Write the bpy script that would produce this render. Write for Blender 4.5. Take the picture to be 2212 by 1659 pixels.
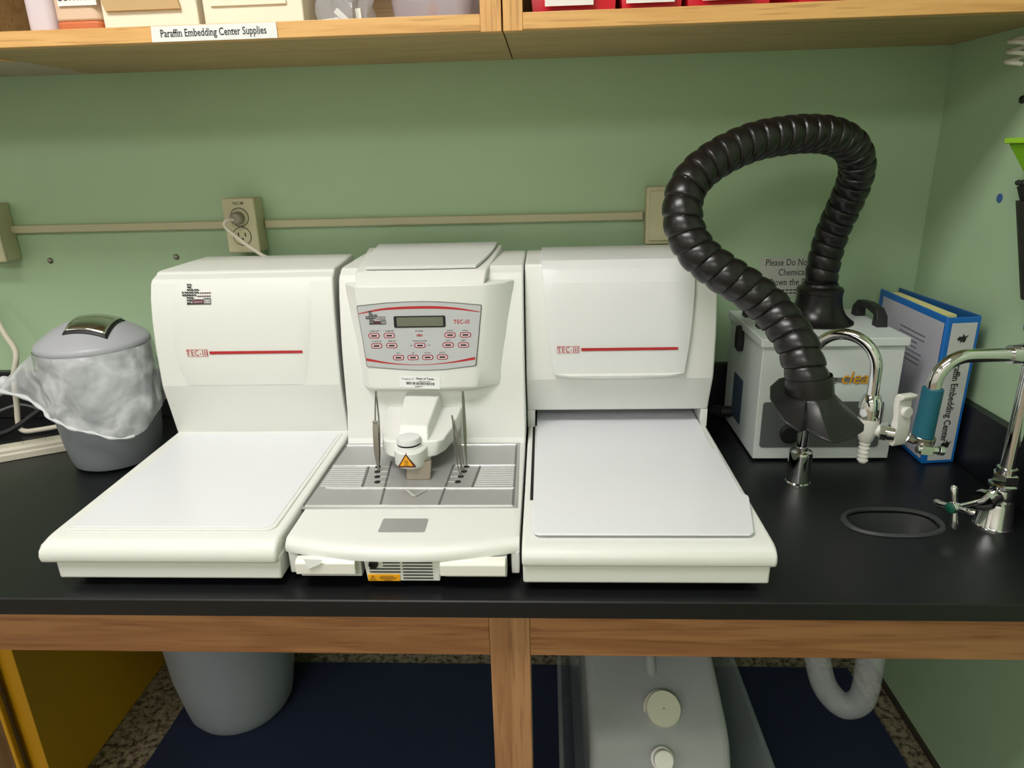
import bpy, bmesh, math, random
from mathutils import Vector, Matrix, Euler
from math import sin, cos, pi, radians
random.seed(7)
for o in list(bpy.data.objects): bpy.data.objects.remove(o)
scene = bpy.context.scene
COL = scene.collection
K = 1.16          # whole scene and camera scaled from units fitted to image pixels to metres
ZO = 0.575        # height of the bench top above the floor, in image-fit units
def W(p): return Vector((p[0]*K, p[1]*K, (p[2]+ZO)*K))

# ------------------------------------------------------------------ camera
cd = bpy.data.cameras.new('camera'); cam = bpy.data.objects.new('camera', cd); COL.objects.link(cam)
cam.location = W((0.01435, -1.33705, 0.51524))
cam.rotation_euler = (radians(71.22043), radians(1.45921), radians(2.53388))
cd.sensor_width = 36.0; cd.lens = 36.0*1476.93/2212.0; cd.clip_start = 0.01
scene.camera = cam
# ------------------------------------------------------------------ world, exposure
w = bpy.data.worlds.new('world'); scene.world = w; w.use_nodes = True
w.node_tree.nodes['Background'].inputs[0].default_value = (0.9, 0.95, 1.0, 1)
w.node_tree.nodes['Background'].inputs[1].default_value = 0.1
scene.view_settings.view_transform = 'Standard'
scene.view_settings.look = 'None'
scene.view_settings.exposure = -0.10
scene.view_settings.gamma = 1.0
scene.view_settings.use_curve_mapping = False
LIGHTS = [  # x, y, size x, size y, strength (ceiling panels)
    (-0.55, -1.15, 0.95, 0.42, 23.0),
    (-2.30, -1.15, 0.95, 0.42, 5.0),
    (-0.55, -3.20, 1.05, 0.9, 10.5),
    (-2.30, -3.20, 1.05, 0.9, 7.0),
]
CEIL = 1.70

# ------------------------------------------------------------------ materials
def s2l(c):
    return tuple((v/12.92 if v <= 0.04045 else ((v+0.055)/1.055)**2.4) for v in [x/255.0 for x in c])
MATS = {}
def mat(name, rgb, rough=0.5, metal=0.0, **kw):
    if name in MATS: return MATS[name]
    m = bpy.data.materials.new(name); m.use_nodes = True
    nt = m.node_tree; b = nt.nodes['Principled BSDF']
    col = s2l(rgb)
    b.inputs['Base Color'].default_value = (*col, 1)
    b.inputs['Roughness'].default_value = rough
    b.inputs['Metallic'].default_value = metal
    if 'spec' in kw: b.inputs['Specular IOR Level'].default_value = kw['spec']
    if 'trans' in kw: b.inputs['Transmission Weight'].default_value = kw['trans']
    if 'ior' in kw: b.inputs['IOR'].default_value = kw['ior']
    if 'alpha' in kw: b.inputs['Alpha'].default_value = kw['alpha']
    if 'coat' in kw: b.inputs['Coat Weight'].default_value = kw['coat']
    if 'sss' in kw: b.inputs['Subsurface Weight'].default_value = kw['sss']; b.inputs['Subsurface Radius'].default_value = (.02,.02,.02)
    tc = nt.nodes.new('ShaderNodeTexCoord')
    var = kw.get('var', 0.04); sc = kw.get('scale', 6.0)
    n = nt.nodes.new('ShaderNodeTexNoise'); n.inputs['Scale'].default_value = sc; n.inputs['Detail'].default_value = 4
    nt.links.new(tc.outputs['Object'], n.inputs['Vector'])
    mx = nt.nodes.new('ShaderNodeMix'); mx.data_type = 'RGBA'
    mx.inputs['A'].default_value = (*[max(0, c*(1-var)) for c in col], 1)
    mx.inputs['B'].default_value = (*[min(1, c*(1+var)) for c in col], 1)
    nt.links.new(n.outputs['Fac'], mx.inputs['Factor']); nt.links.new(mx.outputs['Result'], b.inputs['Base Color'])
    if kw.get('bump'):
        n2 = nt.nodes.new('ShaderNodeTexNoise'); n2.inputs['Scale'].default_value = kw.get('bscale', 400.0); n2.inputs['Detail'].default_value = 3
        nt.links.new(tc.outputs['Object'], n2.inputs['Vector'])
        bp = nt.nodes.new('ShaderNodeBump'); bp.inputs['Strength'].default_value = kw['bump']; bp.inputs['Distance'].default_value = kw.get('bdist', 0.001)
        nt.links.new(n2.outputs['Fac'], bp.inputs['Height']); nt.links.new(bp.outputs['Normal'], b.inputs['Normal'])
    MATS[name] = m
    return m
def wood(name, light, dark, axis='x', rough=0.42, rings=6.0):
    m = bpy.data.materials.new(name); m.use_nodes = True; nt = m.node_tree; b = nt.nodes['Principled BSDF']
    L = nt.links.new
    tc = nt.nodes.new('ShaderNodeTexCoord'); mp = nt.nodes.new('ShaderNodeMapping')
    s = {'x': (1.2, 14, 14), 'y': (14, 1.2, 14), 'z': (14, 14, 1.2)}[axis]
    mp.inputs['Scale'].default_value = s
    L(tc.outputs['Object'], mp.inputs['Vector'])
    n1 = nt.nodes.new('ShaderNodeTexNoise'); n1.inputs['Scale'].default_value = 1.6; n1.inputs['Detail'].default_value = 3; n1.inputs['Distortion'].default_value = 0.6
    L(mp.outputs['Vector'], n1.inputs['Vector'])
    mul = nt.nodes.new('ShaderNodeMath'); mul.operation = 'MULTIPLY'; mul.inputs[1].default_value = rings; L(n1.outputs['Fac'], mul.inputs[0])
    fr = nt.nodes.new('ShaderNodeMath'); fr.operation = 'PINGPONG'; fr.inputs[1].default_value = 0.5; L(mul.outputs[0], fr.inputs[0])
    mp2 = nt.nodes.new('ShaderNodeMapping'); s2 = {'x': (9, 210, 210), 'y': (210, 9, 210), 'z': (210, 210, 9)}[axis]
    mp2.inputs['Scale'].default_value = s2; L(tc.outputs['Object'], mp2.inputs['Vector'])
    n2 = nt.nodes.new('ShaderNodeTexNoise'); n2.inputs['Scale'].default_value = 1.0; n2.inputs['Detail'].default_value = 2
    L(mp2.outputs['Vector'], n2.inputs['Vector'])
    r1 = nt.nodes.new('ShaderNodeValToRGB'); r1.color_ramp.elements[0].position = 0.05; r1.color_ramp.elements[1].position = 0.45
    r1.color_ramp.elements[0].color = (*s2l(dark), 1); r1.color_ramp.elements[1].color = (*s2l(light), 1)
    L(fr.outputs[0], r1.inputs['Fac'])
    r2 = nt.nodes.new('ShaderNodeValToRGB'); r2.color_ramp.elements[0].position = 0.34; r2.color_ramp.elements[1].position = 0.46
    r2.color_ramp.elements[0].color = (0.62, 0.55, 0.48, 1); r2.color_ramp.elements[1].color = (1, 1, 1, 1)
    L(n2.outputs['Fac'], r2.inputs['Fac'])
    mx = nt.nodes.new('ShaderNodeMix'); mx.data_type = 'RGBA'; mx.blend_type = 'MULTIPLY'; mx.inputs['Factor'].default_value = 0.6
    L(r1.outputs['Color'], mx.inputs['A']); L(r2.outputs['Color'], mx.inputs['B']); L(mx.outputs['Result'], b.inputs['Base Color'])
    b.inputs['Roughness'].default_value = rough; b.inputs['Coat Weight'].default_value = 0.15
    return m
def terrazzo():
    m = bpy.data.materials.new('terrazzo'); m.use_nodes = True; nt = m.node_tree; b = nt.nodes['Principled BSDF']; L = nt.links.new
    tc = nt.nodes.new('ShaderNodeTexCoord')
    v = nt.nodes.new('ShaderNodeTexNoise'); v.inputs['Scale'].default_value = 70; v.inputs['Detail'].default_value = 5; v.inputs['Roughness'].default_value = 0.7
    L(tc.outputs['Object'], v.inputs['Vector'])
    r = nt.nodes.new('ShaderNodeValToRGB')
    r.color_ramp.elements[0].position = 0.40; r.color_ramp.elements[0].color = (*s2l((52, 42, 30)), 1)
    r.color_ramp.elements[1].position = 0.52; r.color_ramp.elements[1].color = (*s2l((150, 135, 112)), 1)
    e = r.color_ramp.elements.new(0.66); e.color = (*s2l((172, 160, 138)), 1)
    L(v.outputs['Fac'], r.inputs['Fac']); L(r.outputs['Color'], b.inputs['Base Color']); b.inputs['Roughness'].default_value = 0.5
    return m
def emis(name, rgb, strength):
    m = bpy.data.materials.new(name); m.use_nodes = True; nt = m.node_tree; b = nt.nodes['Principled BSDF']
    b.inputs['Base Color'].default_value = (.9, .9, .9, 1)
    b.inputs['Emission Color'].default_value = (*rgb, 1); b.inputs['Emission Strength'].default_value = strength
    return m

M_WALL = mat('green_wall_paint', (172, 199, 162), 0.45, var=0.03, scale=3, bump=0.12, bscale=260, bdist=0.002)
M_ROOM = mat('cream_wall_paint', (225, 222, 216), 0.7)
M_CEIL = mat('ceiling_tile', (225, 225, 220), 0.9)
M_OAK = wood('oak_light_varnish', (228, 176, 108), (214, 158, 92), 'x', rings=3)
M_OAKV = wood('oak_light_varnish_upright', (226, 172, 106), (208, 150, 86), 'z', rings=3)
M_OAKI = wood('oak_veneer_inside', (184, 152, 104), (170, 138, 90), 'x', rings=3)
M_OAKB = wood('oak_bench_varnish', (176, 124, 80), (156, 104, 64), 'x', rings=4)
M_OAKBV = wood('oak_bench_varnish_upright', (184, 136, 94), (164, 116, 76), 'z', rings=3)
M_EPOXY = mat('black_epoxy_resin', (14, 15, 19), 0.38, var=0.12, scale=20, bump=0.05, bscale=900, bdist=0.0005)
M_BODY = mat('ivory_moulded_plastic', (226, 226, 222), 0.42, var=0.01, bump=0.05, bscale=1500, bdist=0.0003)
M_PLATE = mat('white_enamel_plate', (226, 227, 232), 0.22, var=0.01)
M_LID = mat('pale_grey_plastic', (222, 222, 222), 0.4, var=0.01)
M_STEEL = mat('brushed_steel', (178, 178, 177), 0.42, 0.55, var=0.03, scale=40)
M_STEELD = mat('dull_steel_tool', (150, 146, 138), 0.28, 1.0)
M_CHROME = mat('polished_chrome', (225, 225, 225), 0.07, 1.0, var=0.01)
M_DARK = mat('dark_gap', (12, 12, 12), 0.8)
M_RUB = mat('black_rubber', (21, 18, 20), 0.29, var=0.1, scale=30)
M_BLK = mat('black_plastic', (26, 26, 27), 0.5)
M_HOOD = mat('black_hood_plastic', (30, 30, 31), 0.38)
M_PANEL = mat('silver_grey_membrane', (186, 188, 190), 0.4, var=0.015)
M_RED = mat('red_print', (178, 34, 38), 0.5)
M_MAROON = mat('maroon_print', (150, 44, 58), 0.5)
M_PINK = mat('pale_key_membrane', (214, 190, 196), 0.5)
M_INK = mat('black_ink', (28, 26, 28), 0.6)
M_INKR = mat('dark_maroon_ink', (88, 44, 52), 0.6)
M_PAPER = mat('white_paper', (232, 232, 232), 0.75, var=0.01)
M_PAPER2 = mat('greyish_paper', (196, 198, 196), 0.75, var=0.03)
M_LCD = mat('lcd_glass', (108, 110, 96), 0.15, var=0.05)
M_YEL = mat('warning_yellow', (244, 172, 22), 0.5)
M_BROWN = mat('warning_border', (92, 38, 20), 0.5)
M_BEIGE = mat('beige_outlet_plastic', (196, 190, 156), 0.45, var=0.03)
M_BOX = mat('white_powder_coat', (214, 220, 218), 0.4, var=0.015, bump=0.08, bscale=900, bdist=0.0004)
M_GPAN = mat('dark_grey_panel', (92, 96, 96), 0.4)
M_GOLD = mat('gold_lettering', (226, 158, 28), 0.4)
M_WHT = mat('white_plastic', (236, 234, 226), 0.35, var=0.01)
M_CORD = mat('ivory_cord', (206, 198, 182), 0.5)
M_BIN = mat('grey_bin_plastic', (132, 136, 142), 0.42, var=0.03, scale=3)
M_BINL = mat('light_grey_lid_plastic', (170, 170, 178), 0.35, var=0.02)
M_BAG = mat('translucent_liner_film', (236, 238, 242), 0.2, alpha=0.44, var=0.03, bump=0.5, bscale=11, bdist=0.04)
M_BAGE = mat('bunched_liner_film', (230, 232, 236), 0.3, alpha=0.75, var=0.05)
M_BLUE = mat('blue_vinyl', (22, 108, 190), 0.35, var=0.05)
M_BLUED = mat('blue_vinyl_dark', (30, 84, 140), 0.35, var=0.05)
M_COVP = mat('cover_sheet_grey', (188, 186, 196), 0.35, var=0.08, scale=14)
M_YPAPER = mat('yellow_paper', (226, 216, 148), 0.7)
M_TEAL = mat('blue_green_rubber', (18, 92, 112), 0.5)
M_HGREEN = mat('dark_green_disc', (18, 84, 66), 0.35)
M_CERAM = mat('beige_heated_metal', (128, 118, 104), 0.35, 0.3)
M_BRASS = mat('brass', (190, 160, 80), 0.3, 1.0)
M_YCAB = mat('yellow_cabinet_paint', (214, 158, 22), 0.4, var=0.03)
M_MAT = mat('navy_mat', (30, 40, 68), 0.85, var=0.18, scale=500, bump=0.4, bscale=700, bdist=0.001)
M_UBIN = mat('white_grey_bin', (150, 156, 164), 0.45)
M_JUG = mat('frosted_carboy', (172, 176, 176), 0.35, var=0.04, scale=8)
M_TUB = mat('clear_tub', (205, 215, 215), 0.12, alpha=0.30)
M_PIPE = mat('frosted_pipe', (204, 208, 210), 0.2, alpha=0.36, var=0.12, scale=25)
M_CAPB = mat('off_white_cap', (214, 214, 192), 0.45)
M_REDB = mat('red_bin_plastic', (206, 22, 44), 0.35, var=0.03)
M_CARD = mat('tan_card', (196, 162, 116), 0.7)
M_CREAM = mat('cream_carton', (238, 228, 208), 0.7, var=0.02)
M_PINKP = mat('lilac_plastic', (214, 200, 206), 0.5)
M_PEACH = mat('peach_plastic', (220, 190, 164), 0.45)
M_ORNG = mat('orange_residue', (200, 108, 62), 0.5)
M_ORNG2 = mat('orange_plastic', (236, 128, 48), 0.5)
M_TUBL = mat('frosted_box', (190, 178, 184), 0.25, alpha=0.45)
M_ZIP = mat('clear_zip_bag', (225, 225, 232), 0.12, alpha=0.28)
M_LIME = mat('lime_plastic', (126, 190, 30), 0.35)
M_GREYP = mat('pale_grey_laminate', (190, 176, 158), 0.6)
M_BASEB = mat('dark_cove_base', (58, 50, 40), 0.6)
M_DOTB = mat('blue_wall_plug', (58, 92, 150), 0.5)
M_LBLUE = mat('slate_label', (70, 86, 104), 0.5)
M_TERR = terrazzo()
nt = M_BAG.node_tree; tc_ = nt.nodes.new('ShaderNodeTexCoord'); nz = nt.nodes.new('ShaderNodeTexNoise'); nz.inputs['Scale'].default_value = 10; nz.inputs['Detail'].default_value = 3; nz.inputs['Distortion'].default_value = 0.9
rp = nt.nodes.new('ShaderNodeValToRGB'); E_ = rp.color_ramp.elements
E_[0].position = .36; E_[0].color = (.36,)*3+(1,); E_[1].position = .50; E_[1].color = (.62,)*3+(1,); q_ = E_.new(.60); q_.color = (.40,)*3+(1,)
nt.links.new(tc_.outputs['Object'], nz.inputs['Vector']); nt.links.new(nz.outputs['Fac'], rp.inputs['Fac']); nt.links.new(rp.outputs['Color'], nt.nodes['Principled BSDF'].inputs['Alpha'])

# ------------------------------------------------------------------ mesh builder
class MB:
    def __init__(s): s.bm = bmesh.new(); s.mats = []; s.mi = 0
    def use(s, m):
        if m not in s.mats: s.mats.append(m)
        s.mi = s.mats.index(m); return s
    def _f(s, vs):
        try: f = s.bm.faces.new(vs); f.material_index = s.mi; return f
        except ValueError: return None
    def grid(s, rows, closeu=False, closev=False, caps=False):
        V = [[s.bm.verts.new(p) for p in r] for r in rows]
        n, m = len(V), len(V[0])
        for i in range(n - (0 if closeu else 1)):
            for j in range(m - (0 if closev else 1)):
                s._f([V[i][j], V[(i+1) % n][j], V[(i+1) % n][(j+1) % m], V[i][(j+1) % m]])
        if caps: s._f(V[0][::-1]); s._f(V[-1])
        return V
    def loft(s, rings): return s.grid(rings, closev=True, caps=True)
    def box(s, x0, x1, y0, y1, z0, z1):
        return s.loft([[(x0,y0,z),(x1,y0,z),(x1,y1,z),(x0,y1,z)] for z in (z0, z1)])
    def obox(s, c, size, rot=(0,0,0)):
        R = Euler(rot).to_matrix(); c = Vector(c); a, b, d = [v/2 for v in size]
        return s.loft([[tuple(c + R @ Vector((x*a, y*b, z*d))) for x, y in ((-1,-1),(1,-1),(1,1),(-1,1))] for z in (-1, 1)])
    def prism_z(s, poly, z0, z1, top=None):
        return s.loft([[(x,y,z0) for x, y in poly], [(x,y,z1) for x, y in (top or poly)]])
    def prism_x(s, prof, xa, xb):       # prof: (y,z); xa/xb numbers or functions of (y,z)
        fa = xa if callable(xa) else (lambda y, z: xa); fb = xb if callable(xb) else (lambda y, z: xb)
        return s.loft([[(fa(y,z),y,z) for y, z in prof], [(fb(y,z),y,z) for y, z in prof]])
    def tube(s, path, rad, n=16, caps=True, rfun=None):
        P = [Vector(p) for p in path]; rings = []
        t0 = (P[1]-P[0]).normalized(); up = Vector((0,0,1)) if abs(t0.z) < 0.9 else Vector((1,0,0))
        u = t0.cross(up).normalized(); prev = t0
        for i, p in enumerate(P):
            t = (P[min(i+1, len(P)-1)] - P[max(i-1, 0)]).normalized()
            q = prev.rotation_difference(t); u = q @ u; u = (u - t*u.dot(t)).normalized(); prev = t
            v = t.cross(u)
            ring = []
            for k in range(n):
                a = 2*pi*k/n
                r = rfun(i, a) if rfun else (rad[i] if isinstance(rad, (list, tuple)) else rad)
                ring.append(tuple(p + (u*cos(a) + v*sin(a))*r))
            rings.append(ring)
        return s.grid(rings, closev=True, caps=caps)
    def cyl(s, p0, p1, r0, r1=None, n=24): return s.tube([p0, p1], [r0, r0 if r1 is None else r1], n)
    def lathe(s, prof, c, n=40, caps=False, axis=None):
        rings = []
        if axis is None:
            for r, z in prof: rings.append([(c[0]+r*cos(2*pi*k/n), c[1]+r*sin(2*pi*k/n), c[2]+z) for k in range(n)])
        else:
            ax = Vector(axis).normalized(); up = Vector((0,0,1)) if abs(ax.z) < 0.9 else Vector((1,0,0))
            u = ax.cross(up).normalized(); v = ax.cross(u); c = Vector(c)
            for r, z in prof: rings.append([tuple(c + ax*z + (u*cos(2*pi*k/n)+v*sin(2*pi*k/n))*r) for k in range(n)])
        return s.grid(rings, closev=True, caps=caps)
    def text(s, txt, size, fn, align='CENTER', sx=1.0, bold=0.0, shear=0.0, space=1.0, serif=0):
        c = bpy.data.curves.new('t', 'FONT'); c.body = txt; c.size = 1.0; c.align_x = align; c.align_y = 'CENTER'
        c.offset = bold; c.shear = shear; c.resolution_u = 3; c.space_character = space
        o = bpy.data.objects.new('t', c); COL.objects.link(o)
        dg = bpy.context.evaluated_depsgraph_get(); me = bpy.data.meshes.new_from_object(o.evaluated_get(dg))
        base = len(s.bm.verts); s.bm.verts.ensure_lookup_table()
        vs = [s.bm.verts.new(fn(v.co.x*size*sx, v.co.y*size)) for v in me.vertices]
        for p in me.polygons: s._f([vs[i] for i in p.vertices])
        if serif:
            cnt = {}
            for p in me.polygons:
                for e in p.edge_keys: cnt.setdefault(e, []).append(p.center.y)
            for e, ys in cnt.items():
                if len(ys) != 1: continue
                a_, b_ = me.vertices[e[0]].co, me.vertices[e[1]].co; l_ = abs(a_.x-b_.x)
                if abs(a_.y-b_.y) > .004 or not .035 < l_ < .20: continue
                xm0, xm1 = min(a_.x, b_.x)-serif, max(a_.x, b_.x)+serif; h_ = .032*(1 if ys[0] > a_.y else -1)
                s._f([s.bm.verts.new(fn(x*size*sx, y*size)) for x, y in ((xm0, a_.y), (xm1, a_.y), (xm1, a_.y+h_), (xm0, a_.y+h_))])
        bpy.data.objects.remove(o); bpy.data.curves.remove(c); bpy.data.meshes.remove(me)
    def build(s, name, m, parent=None, org=None, bevel=0, seg=3, smooth=35, recalc=True, solid=0, sub=0):
        bmesh.ops.remove_doubles(s.bm, verts=s.bm.verts, dist=1e-7)
        if recalc: bmesh.ops.recalc_face_normals(s.bm, faces=s.bm.faces)
        if parent is not None:
            o0 = Vector(parent['_o'])
        else:
            o0 = Vector(org) if org is not None else Vector((0,0,-ZO))
        for v in s.bm.verts: v.co = (v.co - o0)*K
        me = bpy.data.meshes.new(name); s.bm.to_mesh(me); s.bm.free()
        for mm in (s.mats or [m]): me.materials.append(mm)
        me.polygons.foreach_set('use_smooth', [True]*len(me.polygons))
        me.set_sharp_from_angle(angle=radians(smooth))
        o = bpy.data.objects.new(name, me); COL.objects.link(o)
        if parent is not None: o.parent = parent
        else: o.location = W(o0)
        o['_o'] = tuple(o0)
        if solid:
            md = o.modifiers.new('s', 'SOLIDIFY'); md.thickness = solid*K; md.offset = 0
        if sub:
            md = o.modifiers.new('u', 'SUBSURF'); md.levels = sub; md.render_levels = sub
        if bevel:
            md = o.modifiers.new('b', 'BEVEL'); md.width = bevel*K; md.segments = seg; md.limit_method = 'ANGLE'; md.angle_limit = radians(32)
        return o
def thing(name, label, cat, org, group=None):
    o = bpy.data.objects.new(name, None); COL.objects.link(o); o.location = W(org); o.empty_display_size = 0.05
    o['_o'] = tuple(org); o['label'] = label; o['category'] = cat
    if group: o['group'] = group
    return o
def tag(o, label, cat, group=None):
    o['label'] = label; o['category'] = cat
    if group: o['group'] = group
    return o
def struct(o): o['kind'] = 'structure'; return o
def cr(pts, n=8):
    P = [Vector(p) for p in pts]; P = [P[0]*2-P[1]] + P + [P[-1]*2-P[-2]]; out = []
    for i in range(1, len(P)-2):
        for k in range(n):
            t = k/n; a, b, c, d = P[i-1:i+3]
            out.append(0.5*((2*b) + (c-a)*t + (2*a-5*b+4*c-d)*t*t + (3*b-a-3*c+d)*t**3))
    out.append(P[-2]); return out
def rrect(x0, x1, y0, y1, r, n=5):
    out = []
    for cx, cy, a0 in ((x1-r, y1-r, 0), (x0+r, y1-r, 90), (x0+r, y0+r, 180), (x1-r, y0+r, 270)):
        for k in range(n+1):
            a = radians(a0 + 90*k/n); out.append((cx + r*cos(a), cy + r*sin(a)))
    return out
def box1(name, m, x0, x1, y0, y1, z0, z1, parent=None, org=None, bevel=0, seg=2):
    b = MB(); b.box(x0, x1, y0, y1, z0, z1); return b.build(name, m, parent, org, bevel, seg)

# ------------------------------------------------------------------ room
XR = 0.7225; FL = -ZO
struct(box1('floor', M_TERR, -3.2, XR+.1, -4.3, .1, FL-.05, FL))
struct(box1('wall_back', M_WALL, -3.2, XR, 0, .1, FL, CEIL))
struct(box1('wall_right', M_WALL, XR, XR+.1, -4.3, .1, FL, CEIL))
struct(box1('wall_left', M_ROOM, -3.3, -3.2, -4.3, .1, FL, CEIL))
struct(box1('wall_front', M_ROOM, -3.2, XR, -4.4, -4.3, FL, CEIL))
struct(box1('ceiling', M_CEIL, -3.3, XR+.1, -4.4, .1, CEIL, CEIL+.05))
struct(box1('baseboard_back', M_BASEB, -3.2, XR-.004, -.006, 0, FL, FL+.012))
struct(box1('baseboard_right', M_BASEB, XR-.006, XR, -4.3, -.006, FL, FL+.012))
ll = ['long ceiling light panel above the bench front', 'ceiling light panel above the far left of the bench', 'ceiling light panel deep in the room behind the camera', 'ceiling light panel in the far left rear of the room']
for i, (x, y, sx, sy, st) in enumerate(LIGHTS):
    t = thing('ceiling_light', ll[i], 'ceiling light', (x, y, CEIL), 'ceiling light panels')
    b = MB(); z0, z1 = CEIL-.02, CEIL
    b.box(x-sx/2-.02, x+sx/2+.02, y-sy/2-.02, y-sy/2, z0, z1); b.box(x-sx/2-.02, x+sx/2+.02, y+sy/2, y+sy/2+.02, z0, z1)
    b.box(x-sx/2-.02, x-sx/2, y-sy/2, y+sy/2, z0, z1); b.box(x+sx/2, x+sx/2+.02, y-sy/2, y+sy/2, z0, z1)
    b.build('frame', M_WHT, t)
    box1('diffuser', emis('lit_diffuser', (1.0, 0.985, 0.955), st), x-sx/2, x+sx/2, y-sy/2, y+sy/2, CEIL-.012, CEIL-.006, t)

# ------------------------------------------------------------------ workbench
D = 0.64; T = 0.0238
sx, sy = 0.506, -0.4535      # cup sink centre
def oval(a, bb, n=48, e=2.6):
    out = []
    for k in range(n):
        t = 2*pi*k/n; c, s_ = cos(t), sin(t)
        out.append((sx + a*math.copysign(abs(c)**(2/e), c), sy + bb*math.copysign(abs(s_)**(2/e), s_)))
    return out
t = thing('workbench_top', 'black epoxy worktop carrying the white machines, with oval cup sink hole', 'countertop', (0, -.3, 0))
b = MB()
x0, x1, y0, y1 = -1.5, XR, -D, 0
hole = oval(.060, .033)
def ring_pt(k, n=48):
    a = 2*pi*k/n; dx, dy = cos(a), sin(a)
    kk = min([v for v in ((.13/abs(dx)) if abs(dx) > 1e-6 else 9, (.09/abs(dy)) if abs(dy) > 1e-6 else 9)])
    return (sx+dx*kk, sy+dy*kk)
def ringsq(z):
    P = [ring_pt(k) for k in range(48)]
    for cx_, cy_ in ((1,1),(-1,1),(-1,-1),(1,-1)):
        c_ = (sx+.13*cx_, sy+.09*cy_); k = min(range(48), key=lambda i: (P[i][0]-c_[0])**2+(P[i][1]-c_[1])**2); P[k] = c_
    return [(x, y, z) for x, y in P]
for z in (0, -T):
    b.grid([ringsq(z), [(x, y, z) for x, y in hole]], closev=True)
    y0 = -D+(.0016 if z == 0 else 0)
    X0, X1, Y0, Y1 = sx-.13, sx+.13, sy-.09, sy+.09
    for (a0, a1, c0, c1) in ((x0, X0, y0, Y0), (x0, X0, Y0, Y1), (x0, X0, Y1, y1), (X0, X1, y0, Y0), (X0, X1, Y1, y1), (X1, x1, y0, Y0), (X1, x1, Y0, Y1), (X1, x1, Y1, y1)):
        b._f([b.bm.verts.new(p) for p in ((a0,c0,z),(a1,c0,z),(a1,c1,z),(a0,c1,z))])
b.grid([[(x, y, 0) for x, y in hole], [(x, y, -T) for x, y in hole]], closev=True)
b.grid([[(x0,-D+.0016,0),(x1,-D+.0016,0),(x1,y1,0),(x0,y1,0)], [(x0,-D,-.0016),(x1,-D,-.0016),(x1,y1,-.0016),(x0,y1,-.0016)], [(x0,y0,-T),(x1,y0,-T),(x1,y1,-T),(x0,y1,-T)]], closev=True)
b.build('slab', M_EPOXY, t, recalc=True)
b = MB(); b.box(-1.5, XR-.0192, -.019, -.0002, .0002, .1035); tag(b.build('backsplash', M_EPOXY, org=(-.4,0,0), bevel=.002), 'long black backsplash strip along the back wall behind the machines', 'backsplash')
b = MB(); b.box(XR-.019, XR-.0002, -D, -.0002, .0002, .1035); tag(b.build('backsplash', M_EPOXY, org=(XR,-.3,0), bevel=.002), 'black side splash strip against the right wall beside the water tap', 'backsplash')
t = thing('cup_sink', 'black oval cup sink set flush in the worktop at right', 'sink', (sx, sy, -.1))
b = MB(); o1, o2 = oval(.070, .0405, e=2.3), oval(.0598, .0328)
b.grid([[(x,y,.0002) for x,y in o1], [(x,y,.0035) for x,y in oval(.068,.039,e=2.3)], [(x,y,.003) for x,y in oval(.0625,.0352,e=2.4)], [(x,y,-.004) for x,y in o2], [(x,y,-.055) for x,y in oval(.050,.025)], [(x,y,-.07) for x,y in oval(.03,.014)], [(x,y,-.07) for x,y in oval(.001,.001)]], closev=True)
b.build('basin', mat('charcoal_sink', (62, 64, 64), 0.45, var=.25, scale=60), t, recalc=False)
b = MB(); b.lathe([(.012,0),(.013,.003),(.010,.004),(.004,.002)], (sx+.014, sy-.004, -.068), 24, caps=True); b.build('drain_strainer', M_STEELD, t)
b = MB(); b.cyl((sx+.012, sy+.03, -.12), (sx+.012, sy+.03, -.07), .02); b.build('tailpiece', M_BLK, t)

t = thing('bench_frame', 'oak apron rails and legs holding up the black worktop', 'workbench frame', (-.036, -.6, FL))
zt, zb_ = -T, -.1049
yF = -D+.03
b = MB(); b.box(-1.5, -.062, yF, yF+.022, zb_, zt); b.build('apron_rail', M_OAKB, t, bevel=.001)
b = MB(); b.box(-.0095, XR-.002, yF, yF+.022, zb_, zt); b.build('apron_rail', M_OAKB, t, bevel=.001)
b = MB(); b.box(-.0618, -.0097, yF-.0005, yF+.045, FL, zt); b.build('leg', M_OAKBV, t, bevel=.0015)
b = MB(); b.box(-.85, -.806, yF+.001, yF+.045, FL, zb_-.001); b.build('leg', M_OAKBV, t, bevel=.0015)
b = MB(); b.box(-.055, -.016, yF+.045, -.01, zb_+.01, zt-.001); b.build('cross_rail', M_OAKB, t)

# ------------------------------------------------------------------ wall cabinets
HS, DS = .669, .322
def wallcab(x0, x1, stL, stR, label, side_m):
    t = thing('wall_cabinet', label, 'cabinet', ((x0+x1)/2, -.16, HS))
    b = MB(); b.box(x0, x1, -DS+.018, -.001, HS+.001, HS+.016); b.build('bottom_panel', M_OAKI, t)
    b = MB(); b.box(x0, x0+.016, -DS+.018, -.001, HS+.016, HS+.7); b.build('side_panel', side_m, t)
    b = MB(); b.box(x1-.016, x1, -DS+.018, -.001, HS+.016, HS+.7); b.build('side_panel', M_OAKI, t)
    b = MB(); b.box(x0+.016, x1-.016, -.012, -.001, HS+.016, HS+.7); b.build('back_panel', M_OAKI, t)
    b = MB(); b.box(x0, x1, -DS+.018, -.001, HS+.7, HS+.716); b.build('top_panel', M_OAKI, t)
    b = MB(); b.box(x0+.016, x1-.016, -DS+.03, -.012, HS+.30, HS+.316); b.build('shelf', M_OAKI, t)
    b = MB(); b.box(x0+(stL if stL else 0), x1-(stR if stR else 0), -DS, -DS+.018, HS, HS+.0205); b.build('bottom_rail', M_OAK, t, bevel=.0008)
    if stL: b = MB(); b.box(x0, x0+stL, -DS-.0004, -DS+.018, HS-.0015, HS+.716); b.build('stile', M_OAKV, t, bevel=.0008)
    if stR: b = MB(); b.box(x1-stR, x1, -DS-.0004, -DS+.018, HS-.0015, HS+.716); b.build('stile', M_OAKV, t, bevel=.0008)
    return t
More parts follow.
